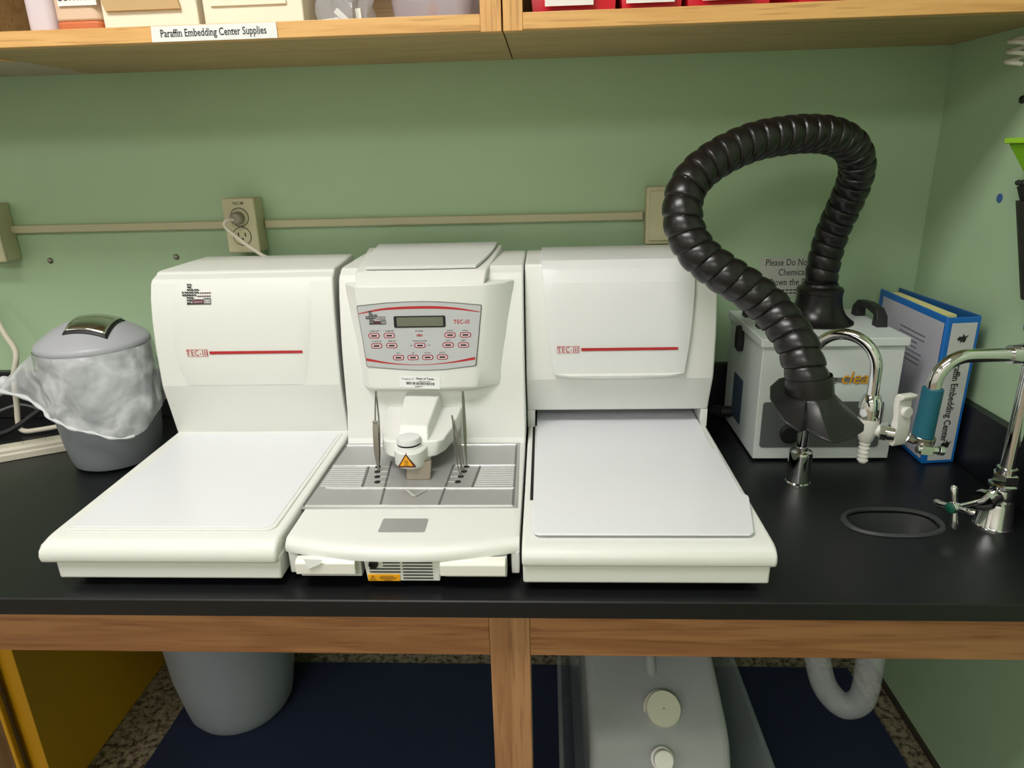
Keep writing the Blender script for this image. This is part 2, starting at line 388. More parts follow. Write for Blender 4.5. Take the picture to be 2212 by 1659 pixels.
wallcab(-.812, -.0405, .03, .0285, 'open oak wall cabinet labelled for paraffin supplies, above the left machines', M_OAKI)
wallcab(-.0385, XR-.001, .0265, .0, 'open oak wall cabinet holding the red bins, above the fume box', M_OAKI)
b = MB(); b.box(-1.3, -.81, -.19, -.001, HS+.0006, HS+.012)
tag(b.build('filler_panel', M_GREYP, org=(-1.0, -.1, HS)), 'pale grey panel under the left end of the left wall cabinet', 'panel')
b = MB(); b.box(-1.3, -.813, -DS, -.191, HS, HS+.0205)
b.box(-1.3, -.813, -DS+.1, -.191, HS+.0205, HS+.7)
tag(b.build('cabinet_end', M_OAK, org=(-1.0, -.25, HS)), 'oak cabinet continuing past the left edge beside the labelled cabinet', 'cabinet')
# shelf label
lb = thing('shelf_label', 'white strip reading Paraffin Embedding Center Supplies on the oak rail', 'label', (-.432, -DS, HS))
b = MB(); c_ = [(-.5195,.6692),(-.3446,.6692),(-.3446,.6885),(-.518,.6885)]
b.grid([[(x, -.3228, z) for x, z in c_], [(x, -.3234, z) for x, z in c_]], closev=True, caps=True); b.build('strip', M_PAPER, lb)
b = MB(); b.text('Paraffin Embedding Center Supplies', .0132, lambda u, v: (-.4325+u, -.3236, .6790+v), sx=.76, bold=.012, serif=.06, space=1.02); b.build('lettering', M_INK, lb)

# ------------------------------------------------------------------ things in the wall cabinets
SZ = HS+.0165
yS = -.298
t = thing('storage_bottle', 'lilac-white plastic jug at the left end of the cabinet shelf', 'jug', (-.69, -.24, SZ))
b = MB(); b.prism_z(rrect(-.712, -.672, -.295, -.18, .012), SZ, SZ+.16); b.build('body', M_PINKP, t, bevel=.004)
b = MB(); b.cyl((-.69,-.24,SZ+.16), (-.69,-.24,SZ+.185), .014); b.build('cap', M_WHT, t)
t = thing('plastic_container', 'peach translucent container with orange residue, beside the lilac jug', 'container', (-.634, -.24, SZ))
b = MB(); b.prism_z(rrect(-.669, -.602, -.296, -.17, .012), SZ+.018, SZ+.14); b.build('body', M_PEACH, t, bevel=.003)
b = MB(); b.prism_z(rrect(-.669, -.602, -.2965, -.17, .012), SZ, SZ+.018); b.build('residue', M_ORNG, t, bevel=.003)
b = MB(); b.box(-.657, -.602, -.2985, -.2968, .722, .76); b.build('sticker', M_PAPER, t)
b = MB(); b.text('CONTAIN', .0135, lambda u, v: (-.631+u, -.2988, .7325+v), sx=.85, bold=.01); b.build('sticker_lettering', M_INK, t)
t = thing('carton', 'cream cardboard carton with a tan card window, behind the shelf label', 'carton', (-.53, -.24, SZ))
b = MB(); b.box(-.598, -.462, -.296, -.15, SZ, SZ+.15); b.build('box', M_CREAM, t, bevel=.002)
b = MB(); b.prism_x([(-.2965,.713),(-.3005,.7135),(-.3005,.76),(-.2965,.76)], lambda y, z: -.590-(z-.713)*.33, lambda y, z: -.484+(z-.713)*-.2); b.build('card_flap', M_CARD, t)
t = thing('carton', 'cream cardboard carton with an embossed square, right of the tan-windowed carton', 'carton', (-.38, -.24, SZ))
b = MB(); b.box(-.454, -.314, -.296, -.15, SZ, SZ+.15); b.build('box', M_CREAM, t, bevel=.002)
b = MB(); b.box(-.442, -.336, -.2985, -.296, .7145, .80); b.build('embossed_square', M_CREAM, t, bevel=.0008)
t = thing('zip_bag', 'clear plastic bag with white cassettes inside, between carton and frosted tub', 'bag', (-.27, -.24, SZ))
rows = []
for i in range(13):
    v = i/12; rr = []
    for k in range(28):
        a = 2*pi*k/28; r = 1 + .13*sin(5*a+v*7) + .1*sin(9*a-v*5); sh = 1 - .75*v**1.6
        rr.append((-.268+.036*cos(a)*r*(1+.2*v), -.25+.035*sin(a)*r*sh, SZ+.001+v*.10))
    rows.append(rr)
b = MB(); b.grid(rows, closev=True); b.build('film', M_ZIP, t, smooth=60)
for i, (x, y, z, rz, ry, s) in enumerate([(-.286,-.272,SZ+.009,.3,-.15,1),(-.268,-.262,SZ+.016,-.2,.75,1),(-.244,-.268,SZ+.014,.1,1.5,.8),(-.262,-.24,SZ+.01,.9,.2,1)]):
    b = MB(); b.obox((x,y,z), (.028*s,.007,.008), (0, ry, rz)); o = b.build('tissue_cassette', M_WHT, org=(x,y,z), bevel=.0008)
    tag(o, ['white plastic cassette lying flattest in the clear bag', 'white plastic cassette leaning at a slant mid-bag', 'white plastic cassette standing upright at the right of the clear bag', 'white plastic cassette deepest in the clear bag'][i], 'cassette', 'cassettes in the clear bag')
t = thing('storage_tub', 'frosted plastic tub with an orange clip inside, near the cabinet stiles', 'tub', (-.14, -.22, SZ))
b = MB(); p0 = rrect(-.192, -.085, -.29, -.15, .02); p1 = rrect(-.204, -.073, -.298, -.14, .022)
b.grid([[(x,y,SZ) for x,y in p0], [(x,y,SZ+.004) for x,y in p0], [(x,y,SZ+.11) for x,y in p1]], closev=True); b._f([b.bm.verts.new((x,y,SZ)) for x,y in p0]); b.build('wall', M_TUBL, t, bevel=.002, solid=.0015)
b = MB(); b.grid([[(-.2055+.135*u/10 , -.30, SZ+.11+.004*v) for u in range(11)] for v in range(2)]); b.build('rim', M_TUBL, t, solid=.003)
b = MB(); b.obox((-.1375,-.285,SZ+.012), (.011,.006,.026), (0,.25,0)); tag(b.build('plastic_clip', M_ORNG2, org=(-.1375,-.285,SZ)), 'orange clip inside the frosted tub', 'clip')
rows = [[(-.185+.05*u/9, -.275+.006*sin(u*2.1+v), SZ+.045-.02*v/5*(1-u/9)+.03*v/5+.006*sin(u*1.7+v*1.3)) for u in range(10)] for v in range(6)]
b = MB(); b.grid(rows); tag(b.build('plastic_bag', M_BAG, org=(-.16,-.27,SZ), smooth=70), 'crumpled film bag inside the frosted tub', 'bag')
rx = [(-.0035,.1145,.0175,.0825),(.1175,.2025,.126,.19),(.2055,.319,.2266,.2903),(.352,.47,.372,.45)]
rl = ['red plastic bin next to the cabinet stile, white card on front', 'narrow red plastic bin between the two wider ones, white card on front', 'red plastic bin on the right of the touching trio, white card on front', 'red plastic bin standing apart at the right of the shelf']
for i, (a, c, l0, l1) in enumerate(rx):
    t = thing('storage_bin', rl[i], 'bin', ((a+c)/2, -.22, SZ), 'red bins in the right cabinet')
    b = MB(); p0 = [(a+.006,-.292),(c-.003,-.292),(c-.003,-.08),(a+.006,-.08)]; p1 = [(a-.004,-.300),(c+.0005,-.300),(c+.0005,-.07),(a-.004,-.07)]
    if i == 0: p1 = [(a-.004,-.3),(c,-.3),(c,-.07),(a-.004,-.07)]
    b.grid([[(x,y,SZ) for x,y in p0], [(x,y,SZ+.09) for x,y in p1]], closev=True); b._f([b.bm.verts.new((x,y,SZ)) for x,y in p0]); b.build('body', M_REDB, t, solid=.002)
    b = MB(); b.box(a, c, -.2955, -.291, SZ+.0035, SZ+.008); b.build('base_rib', M_REDB, t, bevel=.0008)
    b = MB(); b.box(l0, l1, -.3035, -.3025, SZ+.013, SZ+.075); b.build('card', M_PAPER, t)

# ------------------------------------------------------------------ power raceway, outlets, screws
ZR = .3947
b = MB(); b.box(-1.3, -.953, -.012, 0, ZR-.0085, ZR+.0085)
def race(xa, xb, label):
    b = MB(); b.box(xa, xb, -.013, -.0005, ZR-.0075, ZR+.0075)
    return tag(b.build('cable_raceway', M_BEIGE, org=((xa+xb)/2, 0, ZR), bevel=.002), label, 'raceway', 'beige raceway runs')
b.bm.free()
race(-1.034, -.579, 'beige cable raceway between the left-edge box and the outlet with the plug')
race(-.5245, .199, 'long beige cable raceway running right from the plugged outlet')
def obx(x0, x1, z0, z1, dep, label):
    t = thing('wall_outlet', label, 'outlet', ((x0+x1)/2, 0, (z0+z1)/2))
    b = MB(); b.box(x0, x1, -dep+.006, -.0005, z0, z1); b.build('box', M_BEIGE, t, bevel=.002)
    b = MB(); b.box(x0-.001, x1+.001, -dep, -dep+.006, z0-.001, z1+.001); b.build('cover_plate', M_BEIGE, t, bevel=.003)
    return t
t = obx(-.5875, -.528, .3455, .4455, .045, 'beige outlet box with a grey plug and cord, above the left machine')
def recept(t, cx, cz, y):
    for z in (cz,):
        b = MB(); pr = [(cx+.0165*cos(a*pi/18), z+max(-.0125, min(.0125, .0165*sin(a*pi/18)))) for a in range(36)]
        b.grid([[(x, y, zz) for x, zz in pr], [(x, y-.0012, zz) for x, zz in pr]], closev=True, caps=True); b.build('receptacle', M_BEIGE, t, bevel=.0004)
        b = MB()
        b.obox((cx-.0065, y-.0014, z+.003), (.0016,.001,.008)); b.obox((cx+.0065, y-.0014, z+.003), (.0016,.001,.007)); b.cyl((cx, y-.001, z-.006), (cx, y-.002, z-.006), .0026, n=14)
        b.build('socket_slots', M_DARK, t)
recept(t, -.5575, .4115, -.045); recept(t, -.5575, .3765, -.045)
b = MB(); b.lathe([(.0165,0),(.0175,0),(.0175,.0006),(.0165,.0006)], (-.5575,-.0452,.4115), 32, axis=(0,-1,0)); b.lathe([(.0165,0),(.0175,0),(.0175,.0006),(.0165,.0006)], (-.5575,-.0452,.3765), 32, axis=(0,-1,0)); b.build('receptacle_outline', M_DARK, t)
b = MB(); b.text('TLC-98', .0075, lambda u, v: (-.557+u, -.0455, .4365+v), sx=.9, bold=.01); b.build('marking', M_INK, t)
b = MB(); b.cyl((-.5575,-.045,.394), (-.5575,-.0462,.394), .0022, n=12); b.build('screw', M_STEELD, t)
t = obx(.2015, .262, .3455, .4475, .040, 'beige blank outlet box half hidden behind the black hose')
b = MB(); b.box(.207, .256, -.0425, -.040, .352, .441); b.build('raised_plate', M_BEIGE, t, bevel=.002)
t = obx(-1.094, -1.034, .3365, .4465, .045, 'beige outlet box cut off at the left edge of the wall')
t = thing('power_plug', 'grey plug with ivory cord in the top socket above the left machine', 'plug', (-.56, -.05, .41))
b = MB(); b.lathe([(.002,0),(.0115,0),(.012,.004),(.0115,.014),(.009,.017),(.003,.018)], (-.5585,-.0468,.4105), 24, axis=(0,-1,0), caps=True); b.build('plug_body', mat('grey_plug', (140,134,120), .4), t)
pp = cr([(-.561,-.064,.409),(-.570,-.072,.409),(-.5755,-.074,.402),(-.572,-.073,.393),(-.560,-.072,.381),(-.538,-.072,.362),(-.515,-.072,.345),(-.505,-.066,.335),(-.50,-.052,.30),(-.50,-.045,.2),(-.50,-.043,.05),(-.50,-.043,.004)], 8)
b = MB(); b.tube(pp, .0034, 12); b.build('cord', M_CORD, t)
for x, z, l in ((-.9775,.3315,'small steel screw head in the wall nearer the left edge'), (-.7175,.3339,'small steel screw head in the wall just left of the left machine')):
    b = MB(); b.lathe([(.0058,0),(.0058,.0015),(.004,.0035),(.0015,.004)], (x,0,z), 20, axis=(0,-1,0), caps=True)
    b.obox((x,-.0042,z), (.006,.0006,.0012)); tag(b.build('wall_screw', M_STEELD, org=(x,0,z)), l, 'screw', 'wall screws')
b = MB(); b.lathe([(.007,0),(.0068,.001),(.004,.0016)], (XR,-.2038,.4272), 20, axis=(-1,0,0), caps=True)
tag(b.build('wall_plug', M_DOTB, org=(XR,-.2038,.4272)), 'small blue dot on the right wall below the lime bin', 'wall plug')
b = MB(); b.lathe([(.006,0),(.005,.003),(.002,.004)], (XR,-.212,.5689), 20, axis=(-1,0,0), caps=True)
tag(b.build('wall_screw', M_BLK, org=(XR,-.212,.5689)), 'dark screw head on the right wall at the right edge', 'screw')

# sign on the back wall
t = thing('wall_sign', 'white paper sign beginning Please Do, taped behind the black hose', 'sign', (.5, 0, .28))
b = MB(); b.box(.4265, .574, -.0012, -.0003, .235, .3105); b.build('sheet', mat('laminated_sheet', (186,190,178), .3), t)
for tx, x, z in (('Please Do Not Pour', .4365, .3005), ('Chemicals', .4625, .2815), ('Down the Drain', .4465, .2625)):
    b = MB(); b.text(tx, .0180, lambda u, v: (x+u, -.0015, z+v), align='LEFT', sx=.75, serif=.055, space=1.03); b.build('lettering', M_INK, t)
b = MB()
for zz in (.2475, .2415):
    for k in range(14): b.obox((.452+k*.0075, -.0014, zz), (.0058, .0003, .0022))
b.build('fine_print', M_INK, t)

# ------------------------------------------------------------------ embedding station: shared profile
TW = [(-.262,.060),(-.267,.085),(-.273,.115),(-.2815,.158),(-.2805,.185),(-.2785,.225),(-.274,.265),(-.2665,.302),(-.257,.326),(-.2515,.332),(-.236,.3375),(-.232,.341),(-.222,.3422),(-.060,.3415),(-.055,.336),(-.055,.030)]
def yprof(z, prof=TW):
    for (y0, z0), (y1, z1) in zip(prof, prof[1:]):
        if z0 <= z <= z1: return y0 + (y1-y0)*(z-z0)/(z1-z0)
    return prof[0][0]
def textface(yf): return lambda cx, cz: (lambda u, v: (cx+u, yf(cz+v)-.0006, cz+v))
def decal(b, pts, yf, eps=.0005):
    V = [b.bm.verts.new((x, yf(z)-eps, z)) for x, z in pts]; b._f(V)
def mark(b1, b2, x0, z0, s, yf):   # cross-shaped pixel mark with a name bar
    R = random.Random(3)
    cells = [(2,7),(3,7),(2,6),(3,6),(0,4),(1,4),(0,3),(1,3),(2,5),(3,5),(2,4),(3,4),(4,4),(5,4),(6,4),(2,3),(3,3),(4,3),(5,3),(4,5),(5,5),(2,2),(3,2),(4,2),(2,1),(3,1),(2,0),(3,0),(4,1),(6,5)]
    for cx, cz in cells:
        x = x0+cx*s+R.uniform(-.12,.12)*s; z = z0+cz*s; a = radians(-28+R.uniform(-14,14)); w_, h_ = s*1.0, s*.52
        pts = [(x+s/2+dx*cos(a)-dz*sin(a), z+s/2+dx*sin(a)+dz*cos(a)) for dx, dz in ((-w_/2,-h_/2),(w_/2,-h_/2),(w_/2,h_/2),(-w_/2,h_/2))]
        decal(b1, pts, yf)
    decal(b1, [(x0+2*s,z0-.1*s),(x0+12*s,z0-.1*s),(x0+12*s,z0+.25*s),(x0+2*s,z0+.25*s)], yf)
    decal(b2, [(x0+4.2*s,z0+.2*s),(x0+9*s,z0+.2*s),(x0+9*s,z0+1.9*s),(x0+4.2*s,z0+1.9*s)], yf, .0004)
    decal(b1, [(x0+9*s,z0+2.0*s),(x0+12*s,z0+2.0*s),(x0+12*s,z0+2.3*s),(x0+9*s,z0+2.3*s)], yf)
    decal(b1, [(x0+11.8*s,z0),(x0+12*s,z0),(x0+12*s,z0+2.3*s),(x0+11.8*s,z0+2.3*s)], yf)
    b1.text('DATA', 2.0*s, lambda u, v: (x0+10.4*s+u, yf(z0)-.0006, z0+1.15*s+v), sx=.5)
    for k in range(5): decal(b2, [(x0+(7.4+k*.95)*s,z0+4.1*s),(x0+(8.2+k*.95)*s,z0+4.1*s),(x0+(8.2+k*.95)*s,z0+4.5*s),(x0+(7.4+k*.95)*s,z0+4.5*s)], yf)
    for k in range(6): decal(b2, [(x0+(6.4+k*.95)*s,z0+2.9*s),(x0+(7.2+k*.95)*s,z0+2.9*s),(x0+(7.2+k*.95)*s,z0+3.3*s),(x0+(6.4+k*.95)*s,z0+3.3*s)], yf)
def logos(t, x0, z0, s, yf):
    b1, b2 = MB(), MB(); mark(b1, b2, x0, z0, s, yf)
    b1.build('maker_mark', M_INK, t, recalc=False); b2.build('maker_mark_bar', M_INKR, t, recalc=False)
    b = MB(); b.text('General', 2.0*s, lambda u, v: (x0+6.6*s+u, yf(z0)-.0007, z0+1.05*s+v), sx=.62); b.build('maker_name', M_PINK, t, recalc=False)

# ---- left module: cold plate
t = thing('cold_plate', 'left ivory machine module with a wide white cold plate', 'laboratory machine', (-.475, -.34, 0))
b = MB()
xr = lambda y, z: -.3245 - .021*max(0, min(1, (y+.28)/.2))
b.prism_x(TW, -.6285, xr)
b.build('tower', M_BODY, t, bevel=.0028, smooth=13)
b = MB(); b.box(-.611, -.3205, -.614, -.06, .012, .045); b.build('base', M_BODY, t, bevel=.003)
b = MB(); pr = [(-.618,.0365),(-.620,.046),(-.618,.054),(-.612,.061),(-.602,.065),(-.59,.066),(-.25,.0675),(-.25,.0365)]
b.prism_x(pr, lambda y, z: -.6285+ (.004 if z > .06 and y < -.3 else 0), -.3215); b.build('tray_deck', M_BODY, t, bevel=.004)
b = MB(); b.prism_z(rrect(-.6125, -.333, -.5885, -.267, .012), .0655, .0685); b.build('plate_surround', M_BODY, t, bevel=.0012)
b = MB(); b.prism_z(rrect(-.6045, -.3385, -.583, -.2745, .009), .066, .0693); b.build('chill_surface', M_PLATE, t, bevel=.0006)
for x in (-.59, -.345):
    for y in (-.58, -.12): b = MB(); b.cyl((x,y,0), (x,y,.0125), .012); b.build('foot', M_BLK, t)
def bump_panel(zs, xl, xrr, off, yf, name, m, t, thick=.004, ease=.12, lip=None):
    rows = []
    n = 20
    for i_, (z, a, c) in enumerate(zip(zs, xl, xrr)):
        r = []
        for k in range(n+1):
            u = k/n; x = a+(c-a)*u; e = min(1, min(u, 1-u)/ease); e = e*e*(3-2*e)
            r.append((x, yf(z)+.0006-off*e*(.35 if i_ == len(zs)-1 else 1), z))
        rows.append(r)
    b = MB(); b.grid(rows); return b.build(name, m, t, recalc=False, smooth=50)
zs = [.3315-.0168*i for i in range(11)]
zs[-1] = .1592
f = lambda z: (.3315-z)/.17
o = bump_panel(zs, [-.5915+.012*f(z)**3-.006*(1-f(z))*f(z)*2-.010*f(z) for z in zs], [-.3585-.022*f(z)**2 for z in zs], .0035, yprof, 'face_panel', M_BODY, t, ease=.05)
yfl = lambda z: yprof(z)-.0036
logos(t, -.5735, .2945, .0040, yfl)
def tecmark(t, xa, xb, xbar0, xbar1, z0, z1, yf):
    b = MB()
    for p in ([(xa,z0),(xb,z0),(xb,z0+.0006),(xa,z0+.0006)], [(xa,z1-.0006),(xb,z1-.0006),(xb,z1),(xa,z1)], [(xa,z0),(xa+.0006,z0),(xa+.0006,z1),(xa,z1)], [(xb-.0006,z0),(xb,z0),(xb,z1),(xb-.0006,z1)]): decal(b, p, yf)
    b.text('TEC-III', (z1-z0)*1.15, lambda u, v: ((xa+xb)/2-.0004+u, yf(z0)-.0006, (z0+z1)/2+v-.0003), sx=.78, space=1.14)
    b.build('model_mark', M_RED, t, recalc=False)
    b = MB(); decal(b, [(xbar0,(z0+z1)/2-.0024),(xbar1,(z0+z1)/2-.0022),(xbar1,(z0+z1)/2+.0022),(xbar0,(z0+z1)/2+.0024)], yf); b.build('red_stripe', M_RED, t, recalc=False)
tecmark(t, -.5740, -.5395, -.5365, -.3815, .2095, .2215, yfl)

# ---- right module
t = thing('paraffin_warmer', 'right ivory machine module with a lifted front door and white slide cover', 'laboratory machine', (.135, -.34, 0))
TR = [(y+ .016 if z > .09 and y < -.2 else y+.0, z) for y, z in TW]
TR = [(-.236,.092),(-.243,.115),(-.258,.155),(-.259,.165),(-.2575,.225),(-.252,.265),(-.2445,.302),(-.2375,.322),(-.229,.329),(-.2245,.341),(-.215,.3422),(-.060,.3415),(-.055,.336),(-.055,.092)]
ypr = lambda z: yprof(z, TR)
b = MB(); b.prism_x(TR, -.0185, .2885); b.build('tower', M_BODY, t, bevel=.0028, smooth=13)
b = MB()
b.prism_x([(-.236,.060),(-.236,.0922),(-.055,.0922),(-.055,.030)], -.0185, -.0055); b.prism_x([(-.236,.060),(-.236,.0922),(-.055,.0922),(-.055,.030)], .2775, .2885); b.box(-.0185,.2885,-.07,-.055,.03,.0922)
b.build('slot_cheek', M_BODY, t, bevel=.002)
b = MB(); b.box(-.0165, .281, -.620, -.06, .012, .045); b.build('base', M_BODY, t, bevel=.003)
b = MB(); pr = [(-.623,.0365),(-.6245,.046),(-.622,.054),(-.615,.059),(-.606,.0615),(-.25,.0615),(-.06,.0615),(-.06,.0365)]
b.prism_x(pr, -.0175, .2875); b.build('tray_deck', M_BODY, t, bevel=.004)
b = MB(); b.prism_z([(.2755,-.10),(.2755,-.195),(.2737,-.3455),(.2798,-.3480),(.2788,-.4900),(.2852,-.4990),(.2845,-.506),(.2690,-.580),(.2665,-.5915),(.2600,-.5980),(.0030,-.5980),(-.0020,-.5950),(-.0042,-.5880),(-.0048,-.4900),(-.0045,-.3450),(-.0020,-.3430),(-.0035,-.10)], .0650, .0678); b.build('slide_cover', M_PLATE, t, bevel=.0010)
b = MB(); b.box(.002, .258, -.588, -.10, .0616, .0650); b.build('cover_spacer', M_GPAN, t)
b = MB(); b.box(-.0095, -.0052, -.50, -.10, .0600, .0617); b.build('gap_shade_strip', M_DARK, t)  # dark strip standing in for the shaded gap left of the slide cover
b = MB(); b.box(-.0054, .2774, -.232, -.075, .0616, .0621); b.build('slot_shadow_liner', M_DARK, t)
for x in (.01, .25):
    for y in (-.58, -.12): b = MB(); b.cyl((x,y,0), (x,y,.0125), .012); b.build('foot', M_BLK, t)
# door: follows the tower face, wraps over the top
rows = []
prof = [(-.062,.3450),(-.208,.3452),(-.219,.3440),(-.2305,.336),(-.2345,.3325)] + [(ypr(.325-.0118*i)-.0045, .325-.0118*i) for i in range(14)]
prof[-1] = (ypr(.166)-.006, .167)
nP = len(prof)
outl, outr = [], []
for i, (y, z) in enumerate(prof):
    if z > .326: a, c = .0085, .2535
    else:
        q = (.326-z)/.159; a = .0105+.0075*q+.009*q*q; c = .2520-.004*q-.0085*q*q
    outl.append(a); outr.append(c)
rows = [[(outl[i]+(outr[i]-outl[i])*k/8, y, z) for k in range(9)] for i, (y, z) in enumerate(prof)]
b = MB(); b.grid(rows); o = b.build('door', M_LID, t, recalc=False, smooth=8, solid=.004, bevel=.0006)
b = MB(); za = .167
pl = [(outl[-1],0),(outr[-1],0)]
b.loft([[(outl[-1], -.2605, .1645), (outl[-1], -.2665, .1655), (outl[-1], -.2665, .1675), (outl[-1], -.2605, .1695)]] + [[(outl[-1]+(outr[-1]-outl[-1])*k/8, -.2605, .1645-.0022*sin(pi*k/8)), (outl[-1]+(outr[-1]-outl[-1])*k/8, -.2715, .1625-.0022*sin(pi*k/8)), (outl[-1]+(outr[-1]-outl[-1])*k/8, -.2735, .1655), (outl[-1]+(outr[-1]-outl[-1])*k/8, -.2605, .1695)] for k in range(1, 8)] + [[(outr[-1], -.2605, .1645), (outr[-1], -.2665, .1655), (outr[-1], -.2665, .1675), (outr[-1], -.2605, .1695)]])
b.build('door_lip', M_BODY, t, smooth=50)
yfr = lambda z: ypr(z)-.0072
tecmark(t, .0325, .0685, .0715, .2270, .2025, .2140, yfr)

# ---- centre module
t = thing('paraffin_dispenser', 'centre ivory machine module with control panel, dispensing arm and steel deck', 'laboratory machine', (-.17, -.34, 0))
TC = [(-.303,.058),(-.2965,.068),(-.291,.085),(-.284,.115),(-.2815,.153),(-.2800,.185),(-.2760,.225),(-.2680,.265),(-.2590,.302),(-.2500,.326),(-.2445,.332),(-.234,.337),(-.228,.341),(-.218,.342),(-.060,.3415),(-.055,.336),(-.055,.030)]
b = MB(); b.prism_x(TC, lambda y, z: -.3185-.006*max(0, min(1, (y+.28)/.2)), -.0205); b.build('tower', M_BODY, t, bevel=.003, smooth=13)
# control housing bulge
yc = lambda z: -.290-.015*(.322-z)/.167
rings = []
for z in (.1545, .158, .19, .22, .25, .28, .305, .3225):
    q = (.3225-z)/.168; y = yc(z) + (.004 if z < .156 else 0)
    xl, xrg = -.2805+.014*q, -.0800-.028*q*q*.9
    sl, sr = -.3065, -.0330
    rings.append([(sl-.004, -.23, z), (sl, -.258, z), (sl+.012, -.275+.004*q, z), (xl-.004, y+.003, z), (xl+.004, y, z), ((xl+xrg)/2, y-.001, z), (xrg-.004, y, z), (xrg+.006, y+.0035, z), (sr-.018, -.274-.002*q, z), (sr-.003, -.256, z), (sr, -.23, z)])
b = MB(); b.loft(rings); b.build('control_housing', M_BODY, t, bevel=.0025, smooth=28)
# crown above the housing
b = MB()
pf = [(-.289,.3215),(-.2665,.3385),(-.2575,.341),(-.2575,.3405),(-.150,.3475),(-.060,.3515),(-.060,.325)]
def cxl(y): q = (y+.289)/.229; return -.2835-.030*q
def cxr(y): q = (y+.289)/.229; return -.0805+.0165*q**.8 if q > 0 else -.0805
b.prism_x([(-.289,.3215),(-.2665,.3385),(-.2585,.3408),(-.200,.3445),(-.150,.3478),(-.060,.3520),(-.060,.325)], lambda y, z: cxl(y), lambda y, z: cxr(y)); b.build('crown', M_BODY, t, bevel=.0022)
rows = []
for i in range(12):
    y = -.062-.195*i/11; q = i/11; z = .3565-.0085*q-.0035*q*q
    xl = -.2925+.0185*q**2.2+.002*q; xrr_ = -.0735-.0215*q**2.0
    rows.append([(xl+(xrr_-xl)*k/8, y-.003*sin(pi*k/8)*q, z) for k in range(9)])
b = MB(); b.grid(rows); b.build('top_cover', M_LID, t, recalc=False, solid=.0045, smooth=30, bevel=.0006)
# control panel
def arcpts(p): return p
outer = [(-.2800,.2912),(-.2355,.2953),(-.2050,.2965),(-.1753,.2968),(-.1500,.2957),(-.1248,.2937),(-.0868,.2898),(-.0860,.288),(-.0918,.2396),(-.0975,.197),(-.0990,.1952),(-.1479,.1893),(-.1730,.1884),(-.1951,.1887),(-.2423,.1925),(-.2700,.1955),(-.2718,.1975),(-.2757,.2421),(-.2805,.288)]
cxp, czp = -.184, .243
def poly_plate(pts, yf, e0, e1): 
    b = MB(); b.grid([[(x, yf(z)+.0005, z) for x, z in pts], [(x, yf(z)-e1, z) for x, z in pts]], closev=True, caps=True); return b
p = poly_plate([(cxp+(x-cxp)*1.012, czp+(z-czp)*1.02) for x, z in outer], yc, 0, .0012).build('panel_gasket', mat('gasket_grey', (84,86,80), .5), t)
cp = poly_plate(outer, yc, 0, .0020).build('control_panel', M_PANEL, t)
yp = lambda z: yc(z)-.0022
def curve_band(p, w0, w1):
    P = [Vector((x, z, 0)) for x, z in p]; P = cr([(x, z, 0) for x, z in p], 6); top, bot = [], []
    n = len(P)
    for i, q in enumerate(P):
        wv = w0+(w1-w0)*sin(pi*i/(n-1)); top.append((q.x, q.y+wv/2)); bot.append((q.x, q.y-wv/2))
    return top, bot
b = MB()
for p, w0, w1 in (([(-.2792,.2800),(-.2361,.2868),(-.1758,.2884),(-.1298,.2862),(-.0884,.2802)], .0012, .0042), ([(-.2722,.2068),(-.2323,.2000),(-.1853,.1972),(-.1381,.2004),(-.0978,.2068)], .0044, .0008)):
    tp, bt = curve_band(p, w0, w1); b.grid([[(x, yp(z), z) for x, z in tp], [(x, yp(z), z) for x, z in bt]])
b.build('red_stripe', M_RED, cp, recalc=False)
b = MB(); pr = rrect(-.2240, -.1425, .2572, .2752, .0022); b.grid([[(x, yc(z)-.001, z) for x, z in pr], [(x, yp(z)-.0006, z) for x, z in pr]], closev=True, caps=True); ld_ = b.build('display_bezel', M_DARK, cp)
b = MB(); pr = rrect(-.2195, -.1460, .2592, .2735, .0006); b.grid([[(x, yp(z)-.0006, z) for x, z in pr], [(x, yp(z)-.0010, z) for x, z in pr]], closev=True, caps=True); b.build('display_glass', M_LCD, cp)
def ptext(txt, x, z, s, m=M_INK, sx=1.0, bold=0.0, name='key_caption', space=1.0):
    b = MB(); b.text(txt, s, lambda u, v: (x+u, yp(z+v)-.0001, z+v), sx=sx, bold=bold, space=space); return b.build(name, m, cp, recalc=False)
ptext('TEC-III', -.1170, .2648, .0092, M_RED, .82, .02, 'model_lettering', 1.15)
b1, b2 = MB(), MB(); mark(b1, b2, -.2685, .2632, .00265, yp); b1.build('maker_mark', M_INK, cp, recalc=False); b2.build('maker_mark_bar', M_INKR, cp, recalc=False)
keys = [('STDBY SET',-.2571,.2448),('TIMER SET',-.2327,.2448),('CLOCK SET',-.254,.2286),('TEMP SET',-.2297,.2288),('MANUAL MODE',-.1847,.2285),('ALARM',-.1361,.2444),('LIGHT',-.1118,.2444),('COOL',-.1398,.2286),('HEAT',-.1154,.2283),('ESC',-.2202,.2093),('UP',-.1968,.2092),('DOWN',-.1733,.2092),('ENTER',-.1498,.2094)]
for n_, x, z in keys:
    b = MB()
    for (ww, hh, m_, e) in ((.0178,.0082,M_MAROON,.0002),(.0150,.0058,M_PINK,.0004),(.0096,.0024,M_INK,.0006)):
        b.use(m_); pr = rrect(x-ww/2, x+ww/2, z-hh/2, z+hh/2, hh*.42, 4)
        b.grid([[(xx, yp(zz)+.0002, zz) for xx, zz in pr], [(xx, yp(zz)-e, zz) for xx, zz in pr]], closev=True, caps=True)
    b.build('key', M_MAROON, cp)
    ptext(n_, x+(.001 if 'SET' in n_ else 0), z+.0070, .0033, sx=.95)
ptext('POWER', -.1848, .2512, .0036)
ptext('ON', -.1985, .2285, .0026); ptext('OFF', -.1705, .2285, .0026)
